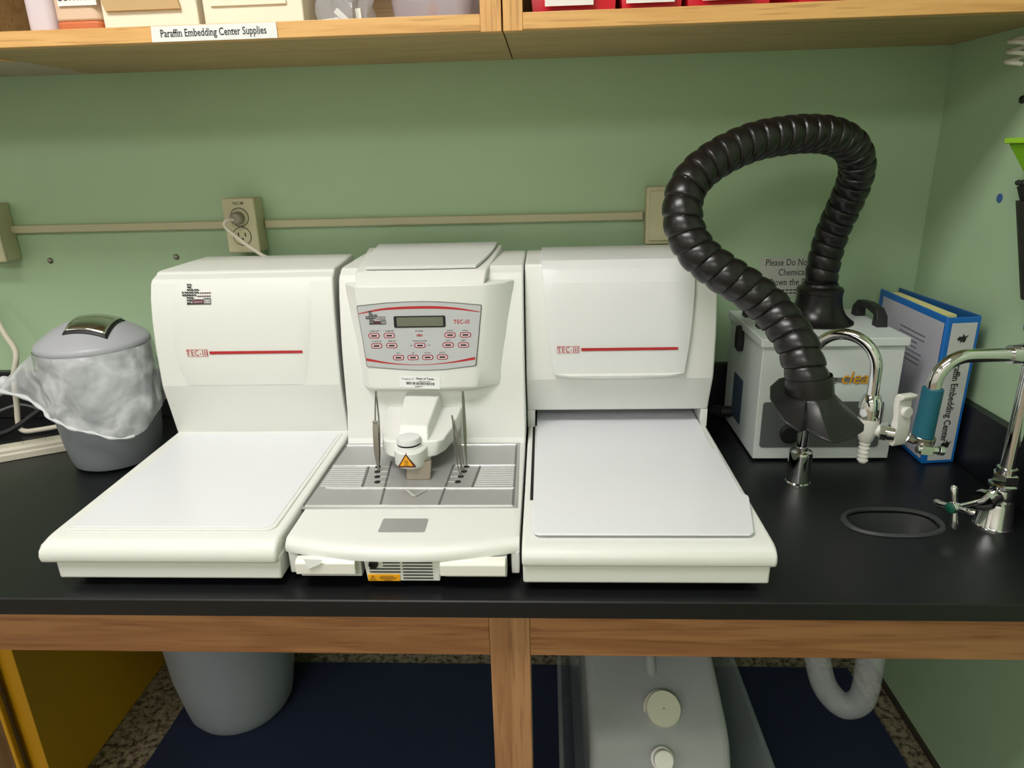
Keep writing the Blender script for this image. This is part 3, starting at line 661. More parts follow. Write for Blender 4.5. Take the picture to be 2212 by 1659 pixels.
b = MB(); pr = rrect(-.1893, -.1798, .2431, .2462, .0014, 4); b.grid([[(xx, yp(zz)+.0002, zz) for xx, zz in pr], [(xx, yp(zz)-.0003, zz) for xx, zz in pr]], closev=True, caps=True); b.build('power_lamp', M_MAROON, cp)
b = MB()
for xx in (-.1872, -.1822): b.cyl((xx, yp(.2447), .2447), (xx, yp(.2447)-.0006, .2447), .0009, n=10)
b.build('power_led', M_PINK, cp)
# asset tag
lab = MB(); pr = [(-.2218,.1792),(-.1560,.1757),(-.1550,.1747),(-.1562,.1572),(-.1572,.1566),(-.2218,.1607)]
lab.grid([[(x, yc(z), z) for x, z in pr], [(x, yc(z)-.0014, z) for x, z in pr]], closev=True, caps=True); at_ = lab.build('asset_label', M_PAPER, t, bevel=.0003)
rot = -.052
def atf(cx, cz): return lambda u, v: (cx+u*cos(rot)-v*sin(rot), yc(cz)-.0017, cz+u*sin(rot)+v*cos(rot))
for tx, s, x, z, bo in (('Property of', .0040, -.2075, .1743, .0), ('State of Texas', .0048, -.1795, .1741, .02), ('Agency #754', .0034, -.1800, .1698, .0), ('328797', .0040, -.1905, .1613, .01)):
    b = MB(); b.text(tx, s, atf(x, z), sx=1.05, bold=bo); b.build('label_lettering', M_INK, at_, recalc=False)
b = MB(); x = -.2115; R = random.Random(5)
g = atf(-.188, .1664)
u = -.022
while u < .024:
    wv = R.choice([.0004,.0008,.0011]); b._f([b.bm.verts.new(g(*q)) for q in ((u,-.0024),(u+wv,-.0024),(u+wv,.0022),(u,.0022))]); u += wv+R.choice([.0004,.0006,.001])
b.build('barcode', M_INK, at_, recalc=False)
# deck with bowed front lip
def bow(x): q = (x+.169)/.149; return -.6215+.0235*abs(q)**2.2
fx = [-.3175+.2965*i/24 for i in range(25)]
def deckring(z, dy, xin=0): return [(x+(xin if i == 0 else (-xin if i == 24 else 0)), bow(x)+dy, z) for i, x in enumerate(fx)] + [(-.0210-xin, -.25, z), (-.3175+xin, -.25, z)]
b = MB(); b.loft([deckring(.0400,.004), deckring(.0425,0), deckring(.050,-.0005), deckring(.0545,.003), deckring(.0580,.0085), deckring(.0595,.014,.001), deckring(.0600,.020,.002)]); b.build('deck', M_BODY, t, smooth=50)
b = MB()
b.box(-.3145, -.3025, -.6, -.06, .012, .0445); b.box(-.0315, -.0212, -.6, -.06, .012, .0445)
b.box(-.3020, -.0320, -.585, -.06, .016, .0420); b.build('base', M_BODY, t, bevel=.002)
b = MB(); b.box(-.3022, -.0318, -.5862, -.5850, .013, .0418); b.build('recess_shade', M_DARK, t)  # black sheet in place of the shade behind the drawer gaps
b = MB(); b.prism_z([(-.3255+.0035,-.522),(-.0255,-.5195),(-.0300,-.303),(-.3190,-.303)], .0592, .0612); wp = b.build('work_plate', M_STEEL, t, bevel=.0006)
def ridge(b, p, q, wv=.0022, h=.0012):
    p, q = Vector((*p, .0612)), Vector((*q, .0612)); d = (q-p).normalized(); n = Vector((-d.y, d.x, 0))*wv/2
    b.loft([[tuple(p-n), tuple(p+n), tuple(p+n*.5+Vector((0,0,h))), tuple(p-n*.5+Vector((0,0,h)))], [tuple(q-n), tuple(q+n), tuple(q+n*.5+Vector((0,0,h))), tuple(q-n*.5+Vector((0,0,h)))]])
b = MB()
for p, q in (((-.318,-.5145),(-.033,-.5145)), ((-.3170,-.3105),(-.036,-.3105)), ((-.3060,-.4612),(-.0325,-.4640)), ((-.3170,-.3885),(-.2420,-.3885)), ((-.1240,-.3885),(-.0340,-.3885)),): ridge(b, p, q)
b.build('deck_rib', mat('highlight_rib', (226,226,224), .22, .7), wp)  # ridges in brighter metal, the deck's highlight lines put into their colour
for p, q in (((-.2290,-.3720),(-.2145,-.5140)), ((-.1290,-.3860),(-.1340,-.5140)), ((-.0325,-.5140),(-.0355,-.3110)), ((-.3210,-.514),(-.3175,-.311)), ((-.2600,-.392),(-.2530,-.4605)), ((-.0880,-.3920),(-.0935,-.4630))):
    b = MB(); ridge(b, p, q, .0034, .0007); b.build('deck_groove', mat('groove_shade_steel', (118,118,118), .35, .6), wp)  # raised strips, the grooves' shade put into a darker steel grey
b = MB()
for i in range(10):
    y = -.3945-.0068*i
    ridge(b, (-.316, y), (-.2625+.0008*i, y), .0030, .0014)
b.build('grip_ribs', M_STEEL, wp)
b = MB()
for i in range(10):
    y = -.3945-.0068*i; ridge(b, (-.0850-.0006*i, y), (-.0345, y), .0030, .0014)
b.build('grip_ribs', M_STEEL, wp)
hl = [(-.2455,-.3925),(-.2425,-.4095),(-.2385,-.4265),(-.2345,-.4435)]; hr = [(-.1085,-.3925),(-.1105,-.4095),(-.1135,-.4265),(-.1158,-.4435)]
for x, y in hl+hr:
    b = MB(); b.lathe([(.0046,0),(.0046,.0005)], (x, y, .0610), 18, caps=True); b.build('tool_hole', M_DARK, wp)
for x, y, q in [(x, y, .011) for x, y in hl]+[(x, y, -.011) for x, y in hr]:
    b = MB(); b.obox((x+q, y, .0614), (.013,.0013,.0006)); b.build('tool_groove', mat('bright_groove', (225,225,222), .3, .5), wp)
b = MB(); b.prism_z(rrect(-.2022, -.1420, -.5815, -.5475, .003), .0598, .0606); b.build('steel_inlay', M_STEEL, t)
# wax blobs on the deck
b = MB(); b.tube(cr([(-.1865,-.4705,.0625),(-.1800,-.4800,.0635),(-.1750,-.4865,.0630),(-.1700,-.4890,.0625)], 5), .0016, 8); b.tube(cr([(-.1700,-.4890,.0625),(-.1640,-.4790,.0628),(-.1570,-.4700,.0622)], 5), .0010, 8)
b.build('wax_drip', mat('soft_wax', (206,206,200), .3, alpha=.7), t)
# arm
b = MB()
top = [(-.2505,-.262),(-.2478,-.311),(-.2420,-.350),(-.2340,-.393),(-.2290,-.4025),(-.2200,-.4050),(-.2120,-.4055),(-.1625,-.4060),(-.1480,-.4045),(-.1400,-.3990),(-.1300,-.350),(-.1262,-.300),(-.1255,-.262)]
bot = [(-.2500,-.262),(-.2478,-.311),(-.2440,-.350),(-.2395,-.378),(-.2330,-.394),(-.2240,-.4055),(-.2130,-.4115),(-.1620,-.4120),(-.1500,-.4030),(-.1400,-.3850),(-.1310,-.340),(-.1280,-.290),(-.1270,-.262)]
mb_ = thing  # keep name
b.loft([[(x,y,.0845) for x,y in bot], [(x,y,.110+.010*max(0,(y+.40)/.14)) for x,y in top]])
arm = b.build('dispensing_arm', M_BODY, t, bevel=.0028)
b = MB()
rp = lambda z0, s, q: None
b.loft([[(-.2185,-.252,.112),(-.2190,-.330,.109),(-.2105,-.402,.106),(-.1620,-.408,.106),(-.1580,-.330,.109),(-.1570,-.252,.112)],
        [(-.2165,-.256,.1465),(-.2160,-.300,.1415),(-.2085,-.3850,.1280),(-.1645,-.3900,.1280),(-.1605,-.300,.1415),(-.1600,-.256,.1465)]])
b.build('arm_ridge', M_BODY, arm, bevel=.0025)
hp = [(-.2150,-.385),(-.2145,-.407),(-.2110,-.4230),(-.2030,-.4330),(-.1935,-.4375),(-.1850,-.4385),(-.1760,-.4360),(-.1690,-.4290),(-.1650,-.4180),(-.1630,-.405),(-.1630,-.385)]
b = MB(); b.loft([[(x+.001,y+.008,.0745) for x,y in hp], [(x,y+.002,.0790) for x,y in hp], [(x,y,.1035) for x,y in hp]]); hd = b.build('arm_head', M_BODY, arm, bevel=.0022)
kx, ky = -.1910, -.4090
b = MB(); b.lathe([(.0178,.1020),(.0178,.1065),(.0172,.1070)], (kx,ky,0), 40, caps=True); b.build('knob_base', M_LID, arm)
b = MB(); b.lathe([(.0172,.1065),(.0172,.1100)], (kx,ky,0), 40, caps=True); b.build('knob_groove', M_DARK, arm)
b = MB(); b.lathe([(.0178,.1098),(.0180,.1150),(.0170,.1180),(.0150,.1187),(.0001,.1190)], (kx,ky,0), 40)
for a in (60, 90, 120): b.lathe([(.0018,.1187),(.0012,.1197),(.0003,.1199)], (kx+.012*cos(radians(a)), ky+.012*sin(radians(a)), 0), 12)
b.build('temperature_knob', M_LID, arm)
# warning triangle on the head front
def hf(u, v): return (-.1920+u, -.4362-(.0012 if abs(u) < .006 else .0009)+.0*v+.10*abs(u)*0, .0908+v)
def tri(s, dz=0): return [(-s*.577*1.06, -s*.42+dz), (s*.577*1.06, -s*.42+dz), (0, s*.58+dz)]
def plate3(pts, y0, y1, m, name, par):
    b = MB(); b.grid([[(-.1905+x, y0, .0915+z) for x, z in pts], [(-.1905+x, y1, .0915+z) for x, z in pts]], closev=True, caps=True); return b.build(name, m, par)
wl = plate3(tri(.0215), -.4340, -.4392, M_BROWN, 'warning_label', hd)
plate3(tri(.0160, .0002), -.4392, -.4395, M_YEL, 'warning_field', wl)
b = MB()
for k in (-1, 0, 1):
    b.tube([(-.1905+k*.0018+.0006*sin(i*1.3), -.4397, .0885+i*.0011) for i in range(6)], .0003, 5)
b.box(-.1940, -.1870, -.4399, -.4395, .0862, .0868)
b.build('heat_symbol', M_INK, wl)
b = MB(); b.cyl((-.1860,-.4180,.0700), (-.1860,-.4180,.0780), .0024, n=14); b.build('nozzle', M_BRASS, arm)
b = MB(); b.loft([[(-.1935,-.4370,.0612),(-.1570,-.4370,.0612),(-.1570,-.4335,.0612),(-.1935,-.4335,.0612)], [(-.1925,-.4300,.0850),(-.1565,-.4200,.0850),(-.1565,-.4170,.0850),(-.1925,-.4170,.0850)]])
b.build('trigger_plate', M_CERAM, t, bevel=.0015)
# drawers, vent, handles
dr = MB(); dr.box(-.2972, -.2195, -.609, -.586, .0135, .040); dr = dr.build('drawer', M_BODY, t, bevel=.0012)
b = MB(); b.prism_x([(-.609,.0235),(-.6200,.0235),(-.6215,.0250),(-.6215,.0395),(-.6170,.0435),(-.609,.0440)], -.2985, -.2235); b.build('drawer_handle', M_WHT, dr, bevel=.0012)
dr2 = MB(); dr2.box(-.1148, -.0368, -.609, -.586, .0130, .040); dr2 = dr2.build('drawer', M_BODY, t, bevel=.0012)
b = MB(); b.prism_x([(-.609,.0215),(-.6200,.0215),(-.6215,.0230),(-.6215,.0375),(-.6170,.0425),(-.609,.0430)], -.1185, -.0375); b.build('drawer_handle', M_WHT, dr2, bevel=.0012)
vp = MB(); vp.prism_x([(-.6140,.0105),(-.6140,.0400),(-.59,.0400),(-.59,.0105)], lambda y, z: -.2143+(.0405-z)*.10, lambda y, z: -.1190-(.0405-z)*.04); vp = vp.build('vent_panel', M_BODY, t, bevel=.001)
b = MB()
for k in range(6):
    z = .0368-.0044*k
    if k < 2: b.box(-.1905, -.1690, -.6148, -.6138, z-.0006, z+.0006)
    elif k < 4: b.box(-.2075, -.1690, -.6148, -.6138, z-.0006, z+.0006)
    b.box(-.1660, -.1285, -.6148, -.6138, z-.0006, z+.0006)
b.build('vent_slot', M_DARK, vp)
b = MB(); b.lathe([(.0058,0),(.0058,.0035),(.0040,.0040),(.0035,.0010)], (-.2020,-.6138,.0355), 24, axis=(0,-1,0), caps=True); b.build('port_socket', M_BLK, vp)
cl = MB(); cl.box(-.2105, -.1700, -.6152, -.6138, .0108, .0205); cl = cl.build('caution_label', M_YEL, vp, bevel=.0005)
b = MB()
P = [(-.2085,.0125),(-.1995,.0125),(-.2040,.0195)]; Q = [(-.2072,.0133),(-.2008,.0133),(-.2040,.0182)]
b.grid([[(x,-.6154,z) for x,z in P], [(x,-.6154,z) for x,z in Q]], closev=True); b.box(-.2044,-.2036,-.6156,-.6153,.0148,.0172); b.box(-.2044,-.2036,-.6156,-.6153,.0138,.0144)
for z, a, c in ((.0178,-.1950,-.1780), (.0158,-.1970,-.1740), (.0142,-.1950,-.1760), (.0122,-.1900,-.1800)): b.box(a, c, -.6155, -.6152, z-.0003, z+.0003)
b.build('caution_print', mat('brown_print', (110,64,10), .6), cl)
b = MB(); pr = [(-.2860,.0475),(-.2620,.0465),(-.2660,.0405),(-.2810,.0340)]
b.grid([[(x, -.6225-(.0475-z)*.10, z) for x, z in pr], [(x, -.6231-(.0475-z)*.10, z) for x, z in pr]], closev=True, caps=True)
tag(b.build('paper_scrap', M_PAPER, org=(-.275,-.622,.04)), 'torn white paper scrap stuck on the left drawer handle', 'paper')
for x in (-.295, -.045):
    for y in (-.55, -.12): b = MB(); b.cyl((x,y,0), (x,y,.0165), .011); b.build('foot', M_BLK, t)

# tweezers standing in the deck holes
def tweezer(top, bot, label, tipw=.0012, w_=.0042, curved=False, side=(1,0,0)):
    t = thing('tweezers', label, 'tweezers', bot, 'tweezers standing in the deck')
    tp, bt = Vector(top), Vector(bot); d = (tp-bt).normalized(); s_ = Vector(side); s_ = (s_-d*s_.dot(d)).normalized(); n = d.cross(s_).normalized()
    for sg in (-1, 1):
        rows = []
        for i in range(13):
            v = i/12; p = bt+(tp-bt)*v
            spread = (.0008+.0030*sin(pi*min(1, v*1.05))**1.0)*sg*(1 if v < .97 else .3)
            wv = tipw+(w_-tipw)*min(1, v*2.2)**.9
            if v > .92: wv *= .85
            c = p+n*spread
            rows.append([tuple(c-s_*wv/2-n*.0005), tuple(c+s_*wv/2-n*.0005), tuple(c+s_*wv/2+n*.0005), tuple(c-s_*wv/2+n*.0005)])
        b = MB(); b.grid(rows, closev=True, caps=True); b.build('arm', M_STEELD, t, bevel=.0003, seg=1)
    b = MB(); b.obox(tuple(tp+d*.001), (w_*.9, .0032, .006), (0,0,0)); b.build('joint', M_STEELD, t, bevel=.001)
    return t
tweezer((-.2545,-.330,.160), (-.2440,-.3925,.0605), 'tall thin tweezers at the back left of the dispensing arm', w_=.0035, side=(.3,1,0))
tweezer((-.2425,-.3950,.1345), (-.2405,-.4095,.0605), 'short broad tweezers with blunt flat top, left of the arm', w_=.0085, side=(1,0,0))
tweezer((-.1165,-.330,.1590), (-.1085,-.3925,.0605), 'tall thin tweezers at the back right of the dispensing arm', w_=.0040, side=(1,.3,0))
tweezer((-.1275,-.3700,.1250), (-.1135,-.4265,.0605), 'ribbed tweezers with splayed arms at the front right of the arm', w_=.0038, side=(.3,1,0))
tweezer((-.1310,-.3600,.1290), (-.1105,-.4095,.0605), 'slim tweezers leaning behind the ribbed pair on the right', w_=.0030, side=(.4,1,0))

# ------------------------------------------------------------------ bin on the bench
BX, BY = -.771, -.222
t = thing('waste_bin', 'small grey bench bin with a domed lid and chrome flap', 'bin', (BX, BY, 0))
b = MB(); b.lathe([(.001,.0005),(.060,.0005),(.070,.006),(.0745,.018),(.0795,.05),(.0860,.118),(.0870,.18),(.0870,.215)], (BX,BY,0), 64); b.build('body', M_BIN, t)
def dome(r): return .2255+.038*max(0, 1-(r/.0885)**2.1)
b = MB(); b.lathe([(.084,.212),(.088,.214),(.0898,.219),(.0885,.2255)] + [(r, dome(r)) for r in (.086,.081,.075,.067,.058,.042,.024,.008,.0005)], (BX,BY,0), 64); b.build('lid', M_BINL, t, smooth=40)
def flap(cx, cy, w_, h_, off, name, m, ang, par, solid=.002):
    rows = []
    for i in range(13):
        v = -h_/2+h_*i/12; r = []
        for k in range(13):
            u = -w_/2+w_*k/12; x = cx+u*cos(ang)-v*sin(ang); y = cy+u*sin(ang)+v*cos(ang)
            z = dome(min(.0875, math.hypot(x-BX, y-BY)))+off
            r.append((x, y, z))
        rows.append(r)
    b = MB(); b.grid(rows); return b.build(name, m, par, recalc=False, solid=solid, smooth=60)
flap(BX+.018, BY-.014, .068, .078, .0008, 'flap_recess', M_BLK, .16, t)
flap(BX+.017, BY-.012, .062, .073, .0035, 'swing_flap', M_CHROME, .16, t)
# liner bag draped over
tb = thing('bin_liner', 'translucent white bag hanging out under the lid of the grey bench bin', 'bin liner', (BX, BY, .1))
def lastv(a):   # hem height by direction, a = angle from +x
    front = max(0, cos(a+pi/2)); left = max(0, cos(a-pi*1.08)); right = max(0, cos(a+.25))
    return .150-.040*front-.05*right+.01*left
rows = []; NA = 220
def crease(x): return abs(((x/pi) % 2)-1)*2-1
for i in range(41):
    v = i/40; r = []
    for k in range(NA):
        a = 2*pi*k/NA
        zh = lastv(a); z = .2165+(zh-.2165)*v
        da = (a-pi*1.055+pi) % (2*pi)-pi
        pull = math.exp(-(da/.36)**2)
        side = math.exp(-((a-5.5+pi) % (2*pi)-pi)**2/.35)
        rr = .0905+.008*v+.072*pull*v**1.05+.016*v*side
        wr = .0030*crease(5*a+3.2*v)+.0022*crease(8*a-7*v+1)+.0016*crease(13*a+11*v+2)+.0012*crease(3*a-14*v)
        rr += wr*(.30+.8*v)*(1-.6*pull)
        r.append((BX+rr*cos(a), BY+rr*sin(a), z+.004*sin(5*a+2)*v))
    rows.append(r)
b = MB(); b.grid(rows, closev=True); b.build('film', M_BAG, tb, recalc=False, smooth=180)
hem = [Vector(p) for p in rows[-1]]+[Vector(rows[-1][0])]
seg_ = [hem[i] for i in range(110, 196)]
b = MB(); b.tube(seg_, [.0040+.0010*sin(i*.7)-.0022*i/len(seg_) for i in range(len(seg_))], 8); b.build('bunched_hem', M_BAGE, tb, smooth=80)
kp = Vector(hem[116])
b = MB(); b.tube(cr([kp+Vector((.02,0,.012)), kp, kp+Vector((-.016,-.004,.010)), kp+Vector((-.026,0,-.002)), kp+Vector((-.012,.004,-.012)), kp+Vector((.010,0,-.008))], 5), [.006,.0095,.011,.009,.010,.008,.010,.011,.009,.010,.011,.009,.010,.009,.010,.011,.010,.009,.008,.009,.010,.011,.009,.008,.006,.005][:26], 10); b.build('knot', M_BAGE, tb, smooth=80)

# ------------------------------------------------------------------ cords and power strip at left
t = thing('power_strip', 'long ivory power strip lying on the bench behind the grey bin', 'power strip', (-.93, -.17, 0))
a0, a1 = Vector((-1.06,-.262,0)), Vector((-.83,-.135,0)); d = (a1-a0).normalized(); n = Vector((-d.y,d.x,0))
b = MB()
prf = [(-.020,.0005),(-.020,.012),(-.017,.014),(-.017,.020),(-.012,.024),(.012,.024),(.017,.020),(.020,.012),(.020,.0005)]
b.loft([[tuple(a0+n*p+Vector((0,0,z))) for p, z in prf], [tuple(a1+n*p+Vector((0,0,z))) for p, z in prf]]); b.build('housing', M_CORD, t, bevel=.0008)
b = MB()
for k in range(6):
    c = a0+d*(.03+.036*k)+Vector((0,0,.0243)); b.obox(tuple(c), (.022,.014,.0012), (0,0,math.atan2(d.y,d.x)))
b.build('socket_face', M_CORD, t, bevel=.0005)
b = MB(); b.tube(cr([(-1.11,-.03,.27),(-1.065,-.06,.20),(-1.030,-.085,.165),(-1.035,-.10,.12),(-1.045,-.10,.06),(-1.048,-.105,.02),(-1.035,-.11,.008),(-1.01,-.105,.008),(-.96,-.09,.012),(-.93,-.075,.012),(-.86,-.06,.008)], 8), .0052, 12)
tag(b.build('extension_cable', M_CORD, org=(-1.04,-.1,0)), 'thick ivory cord hanging and looping left of the bin', 'cord')
b = MB(); b.tube(cr([(-1.12,-.14,.006),(-1.06,-.12,.012),(-1.0,-.09,.05),(-.95,-.07,.075),(-.90,-.05,.07),(-.84,-.04,.03)], 8), .0055, 10)
tag(b.build('extension_cable', M_BLK, org=(-1.0,-.1,0)), 'thick black cord crossing behind the ivory cord', 'cord')
b = MB(); b.tube(cr([(-1.15,-.10,.02),(-1.08,-.06,.045),(-1.03,-.05,.03),(-.97,-.045,.035),(-.90,-.05,.025)], 8), .003, 8)
tag(b.build('extension_cable', mat('grey_cord', (90,90,92), .4), org=(-1.0,-.05,0)), 'thin grey cord lying against the black backsplash at left', 'cord')
t = thing('extension_cable', 'ivory cord end between the grey bin and the left machine', 'cord', (-.65, -.05, 0))
b = MB(); b.tube(cr([(-.69,-.075,.012),(-.665,-.07,.013),(-.645,-.065,.013)], 4), .011, 14); b.build('connector', M_CORD, t)
b = MB(); b.tube(cr([(-.70,-.10,.004),(-.67,-.105,.004),(-.640,-.10,.004)], 4), .003, 8); b.build('wire', M_CORD, t)

# ------------------------------------------------------------------ fume extractor box
t = thing('fume_extractor', 'white metal fume filter box with black carry handles, under the black hose', 'fume extractor', (.48, -.15, 0))
b = MB(); b.box(.3675, .594, -.2475, -.045, .004, .205); b.build('case', M_BOX, t, bevel=.0015)
b = MB(); b.box(.3635, .5985, -.2520, -.040, .2035, .2175); b.build('lid', M_BOX, t, bevel=.0015)
b = MB(); pr = rrect(.3765, .5735, .0260, .1080, .005); b.grid([[(x,-.2470,z) for x,z in pr], [(x,-.2492,z) for x,z in pr]], closev=True, caps=True); fp = b.build('front_panel', M_GPAN, t, bevel=.0004)
b = MB(); b.lathe([(.017,0),(.017,.004),(.014,.006),(.012,.006)], (.425,-.2490,.052), 30, axis=(0,-1,0), caps=True); b.build('switch', M_BLK, fp)
b = MB(); b.obox((.545,-.2496,.098), (.018,.0005,.003)); b.build('panel_print', M_INK, fp)
b = MB(); b.box(.4690, .5390, -.2486, -.2474, .1420, .1500); b.build('logo_bar', mat('logo_grey', (110,114,112), .5), t)  # grey bar behind the logo letters
b = MB(); b.text('e', .0260, lambda u, v: (.4855+u, -.2490, .1465+v), sx=.95, shear=.2, bold=-.01); b.build('logo_lettering', M_INK, t, recalc=False)
b = MB(); b.text('clea', .0300, lambda u, v: (.5195+u, -.2492, .1490+v), sx=.95, shear=.2, bold=.008); b.build('logo_lettering', M_GOLD, t, recalc=False)
b = MB(); pr = rrect(-.158, -.100, .030, .115, .003); b.grid([[(.3676,y,z) for y,z in pr], [(.3665,y,z) for y,z in pr]], closev=True, caps=True); b.build('side_label', M_LBLUE, t)
b = MB(); b.prism_x([(-.120,.168),(-.140,.165),(-.143,.180),(-.140,.205),(-.132,.211),(-.122,.209),(-.118,.190)], .3565, .3675); b.build('latch', M_BLK, t, bevel=.002)
b = MB(); b.cyl((.3675,-.100,.035), (.345,-.100,.035), .010); b.cyl((.350,-.100,.035), (.335,-.085,.030), .012); b.build('side_connector', M_BLK, t, bevel=.001)
def handle(x, y0, y1, z, nm):
    b = MB(); h = .030; wv = .009
    rows = []
    pts = [(y0-.006, z, .012), (y0-.002, z+.018, .010), (y0+.010, z+h-.001, .0075), ((y0+y1)/2, z+h+.002, .0065), (y1-.010, z+h-.001, .0075), (y1+.002, z+.018, .010), (y1+.006, z, .012)]
    for i, (y, zz, th) in enumerate(pts):
        if i in (0, 6): sc = 1 if i == 0 else -1; rows.append([(x-wv, y-th*.2*sc, zz), (x+wv, y-th*.2*sc, zz), (x+wv, y+th*1.5*sc, zz), (x-wv, y+th*1.5*sc, zz)])
        elif i in (1, 5): sc = 1 if i == 1 else -1; rows.append([(x-wv, y-th*.2*sc, zz), (x+wv, y-th*.2*sc, zz), (x+wv, y+th*1.2*sc, zz-.002), (x-wv, y+th*1.2*sc, zz-.002)])
        elif i in (2, 4): sc = 1 if i == 2 else -1; rows.append([(x-wv*.8, y-.002*sc, zz+.001), (x+wv*.8, y-.002*sc, zz+.001), (x+wv*.8, y+.005*sc, zz-.011), (x-wv*.8, y+.005*sc, zz-.011)])
        else: rows.append([(x-wv*.8, y, zz+.001), (x+wv*.8, y, zz+.001), (x+wv*.8, y, zz-.010), (x-wv*.8, y, zz-.010)])
    b.loft(rows); return b.build('carry_handle', M_BLK, t, bevel=.0012)
handle(.583, -.176, -.088, .2172, 'r'); handle(.386, -.176, -.088, .2172, 'l')

# extraction hose
t = thing('extraction_hose', 'thick black ribbed hose looping above the fume box to a square hood', 'hose', (.49, -.135, .2175))
b = MB(); b.lathe([(.060,0),(.060,.002),(.054,.006),(.046,.014),(.040,.026),(.0375,.040),(.0375,.052),(.0385,.053),(.0385,.058),(.036,.061),(.030,.064),(.0285,.068)], (.492,-.135,.2177), 48, caps=True); b.build('flange', M_RUB, t, smooth=28)
hp_ = [(0.4984,-0.1199,0.2715),(0.4982,-0.1183,0.2917),(0.5034,-0.1138,0.3353),(0.5099,-0.1197,0.3792),(0.5153,-0.1376,0.4188),(0.5175,-0.1564,0.4565),(0.5078,-0.1787,0.4857),(0.4859,-0.1979,0.5103),(0.4484,-0.2214,0.5249),(0.4039,-0.2435,0.5289),(0.3610,-0.2625,0.5265),(0.3160,-0.2830,0.5198),(0.2734,-0.3008,0.5052),(0.2365,-0.3183,0.4846),(0.2140,-0.3347,0.4614),(0.2056,-0.3496,0.4345),(0.2098,-0.3598,0.4040),(0.2270,-0.3710,0.3746),(0.2568,-0.3808,0.3506),(0.2885,-0.3860,0.3304),(0.3190,-0.3924,0.3066),(0.3407,-0.4105,0.2812),(0.3539,-0.4284,0.2578),(0.3611,-0.4419,0.2324),(0.3677,-0.4492,0.2099)]
fine = cr(hp_, 40)
L = [0]
for i in range(1, len(fine)): L.append(L[-1]+(fine[i]-fine[i-1]).length)
tot = L[-1]; st = .0008; path = []; j = 0; s_ = 0
while s_ < tot:
    while L[j+1] < s_: j += 1
    q = (s_-L[j])/(L[j+1]-L[j]); path.append(fine[j].lerp(fine[j+1], q)); s_ += st
PITCH = .0228
def hr_(i, a):
    ph = ((i*st/PITCH) + a/(2*pi)) % 1.0
    if ph < .94: return .0246+.0022*sin(pi*ph/.94)**.55+.0022*ph
    return .0246+.0021*(1-(ph-.94)/.06)
b = MB(); b.tube(path, .0285, 64, rfun=hr_); b.build('ribbed_tube', M_RUB, t, smooth=30)
# hood: neck circle lofted to a flared square mouth
nk = Vector((0.3671,-0.4481,0.2134)); ax = Vector((.006,-.004,-.04)).normalized()
b = MB(); b.lathe([(.0300,-.006),(.0308,0),(.0308,.020),(.0290,.022)], nk, 40, axis=ax, caps=False); b.build('hood_collar', M_RUB, t, smooth=30)
mouth = [(0.3263,-0.4201,0.1950),(0.3145,-0.4589,0.1920),(0.3166,-0.4824,0.1838),(0.3217,-0.4998,0.1746),(0.3345,-0.5192,0.1685),(0.3431,-0.5100,0.1659),(0.3503,-0.5008,0.1634),(0.3605,-0.5223,0.1613),(0.3707,-0.5325,0.1588),(0.3840,-0.5264,0.1577),(0.4096,-0.5080,0.1567),(0.4290,-0.4886,0.1562),(0.4341,-0.4773,0.1603),(0.4290,-0.4507,0.1685),(0.4167,-0.4098,0.1828),(0.3983,-0.3874,0.1940),(0.3677,-0.3843,0.1991),(0.3452,-0.3976,0.1991)]
c0 = nk+ax*.018
up = Vector((0,1,0)); uu = (Vector((1,0,0))-ax*ax.x).normalized(); vv = ax.cross(uu).normalized()
mm = [Vector(p) for p in mouth]; rings = []
def dirang(p): q = p-c0; return math.atan2(q.dot(vv), q.dot(uu))
for tt in (0, .12, .3, .5, .7, .85, .95, 1.0):
    ring = []
    for p in mm:
        a = dirang(p); s0 = c0+(uu*cos(a)+vv*sin(a))*.0295
        q = s0.lerp(p, tt); q = q - ax*.010*sin(pi*tt)*.0 + (q-c0-ax*(q-c0).dot(ax)).normalized()*(-.006*sin(pi*tt))
        ring.append(tuple(q))
    rings.append(ring)
b = MB(); b.grid(rings, closev=True); b.build('hood', M_HOOD, t, recalc=True, smooth=24, solid=.0016)

# ------------------------------------------------------------------ gooseneck faucet
t = thing('gooseneck_faucet', 'chrome gooseneck gas tap with white lever and barbed tip, behind the hood', 'faucet', (.4175, -.322, 0))
gx, gy = .4170, -.3260
b = MB(); b.lathe([(.0195,0),(.0195,.002),(.0180,.004),(.0178,.050),(.0168,.0545),(.0140,.056),(.0100,.057),(.0095,.0625)], (gx,gy,0), 40, caps=True); b.build('base', M_CHROME, t)
ex, ey = .4845, -.3855
pts = [(gx,gy,.055),(gx,gy,.12),(gx,gy,.18)]
pth = [Vector(p) for p in pts]
for k in range(0, 25):
    a = pi*k/24; q = (1-cos(a))/2; pth.append(Vector((gx+(ex-gx)*q, gy+(ey-gy)*q, .2065+.0455*sin(a))))
pth += [Vector((ex,ey,.19)), Vector((ex,ey,.168))]
b = MB(); b.tube(pth, .0083, 24); b.build('gooseneck', M_CHROME, t)
b = MB(); b.lathe([(.009,.1705),(.0115,.168),(.0145,.160),(.0160,.148),(.0160,.139),(.0130,.1375),(.0130,.1325)], (ex,ey,0), 40, caps=True); b.build('nozzle_bell', M_CHROME, t)
b = MB(); b.lathe([(.0145,.1330),(.0145,.1200),(.0125,.1080),(.0100,.1000),(.0085,.0970)], (ex,ey,0), 32, caps=True)
b.cyl((ex,ey,.118), (ex+.020,ey-.010,.116), .0095); b.build('valve_body', M_WHT, t)
prf = []
for k in range(5): z = .0975-.0066*k; prf += [(.0062,z),(.0080,z-.0045),(.0062,z-.0050)]
prf += [(.0062,.0645),(.0050,.0625)]
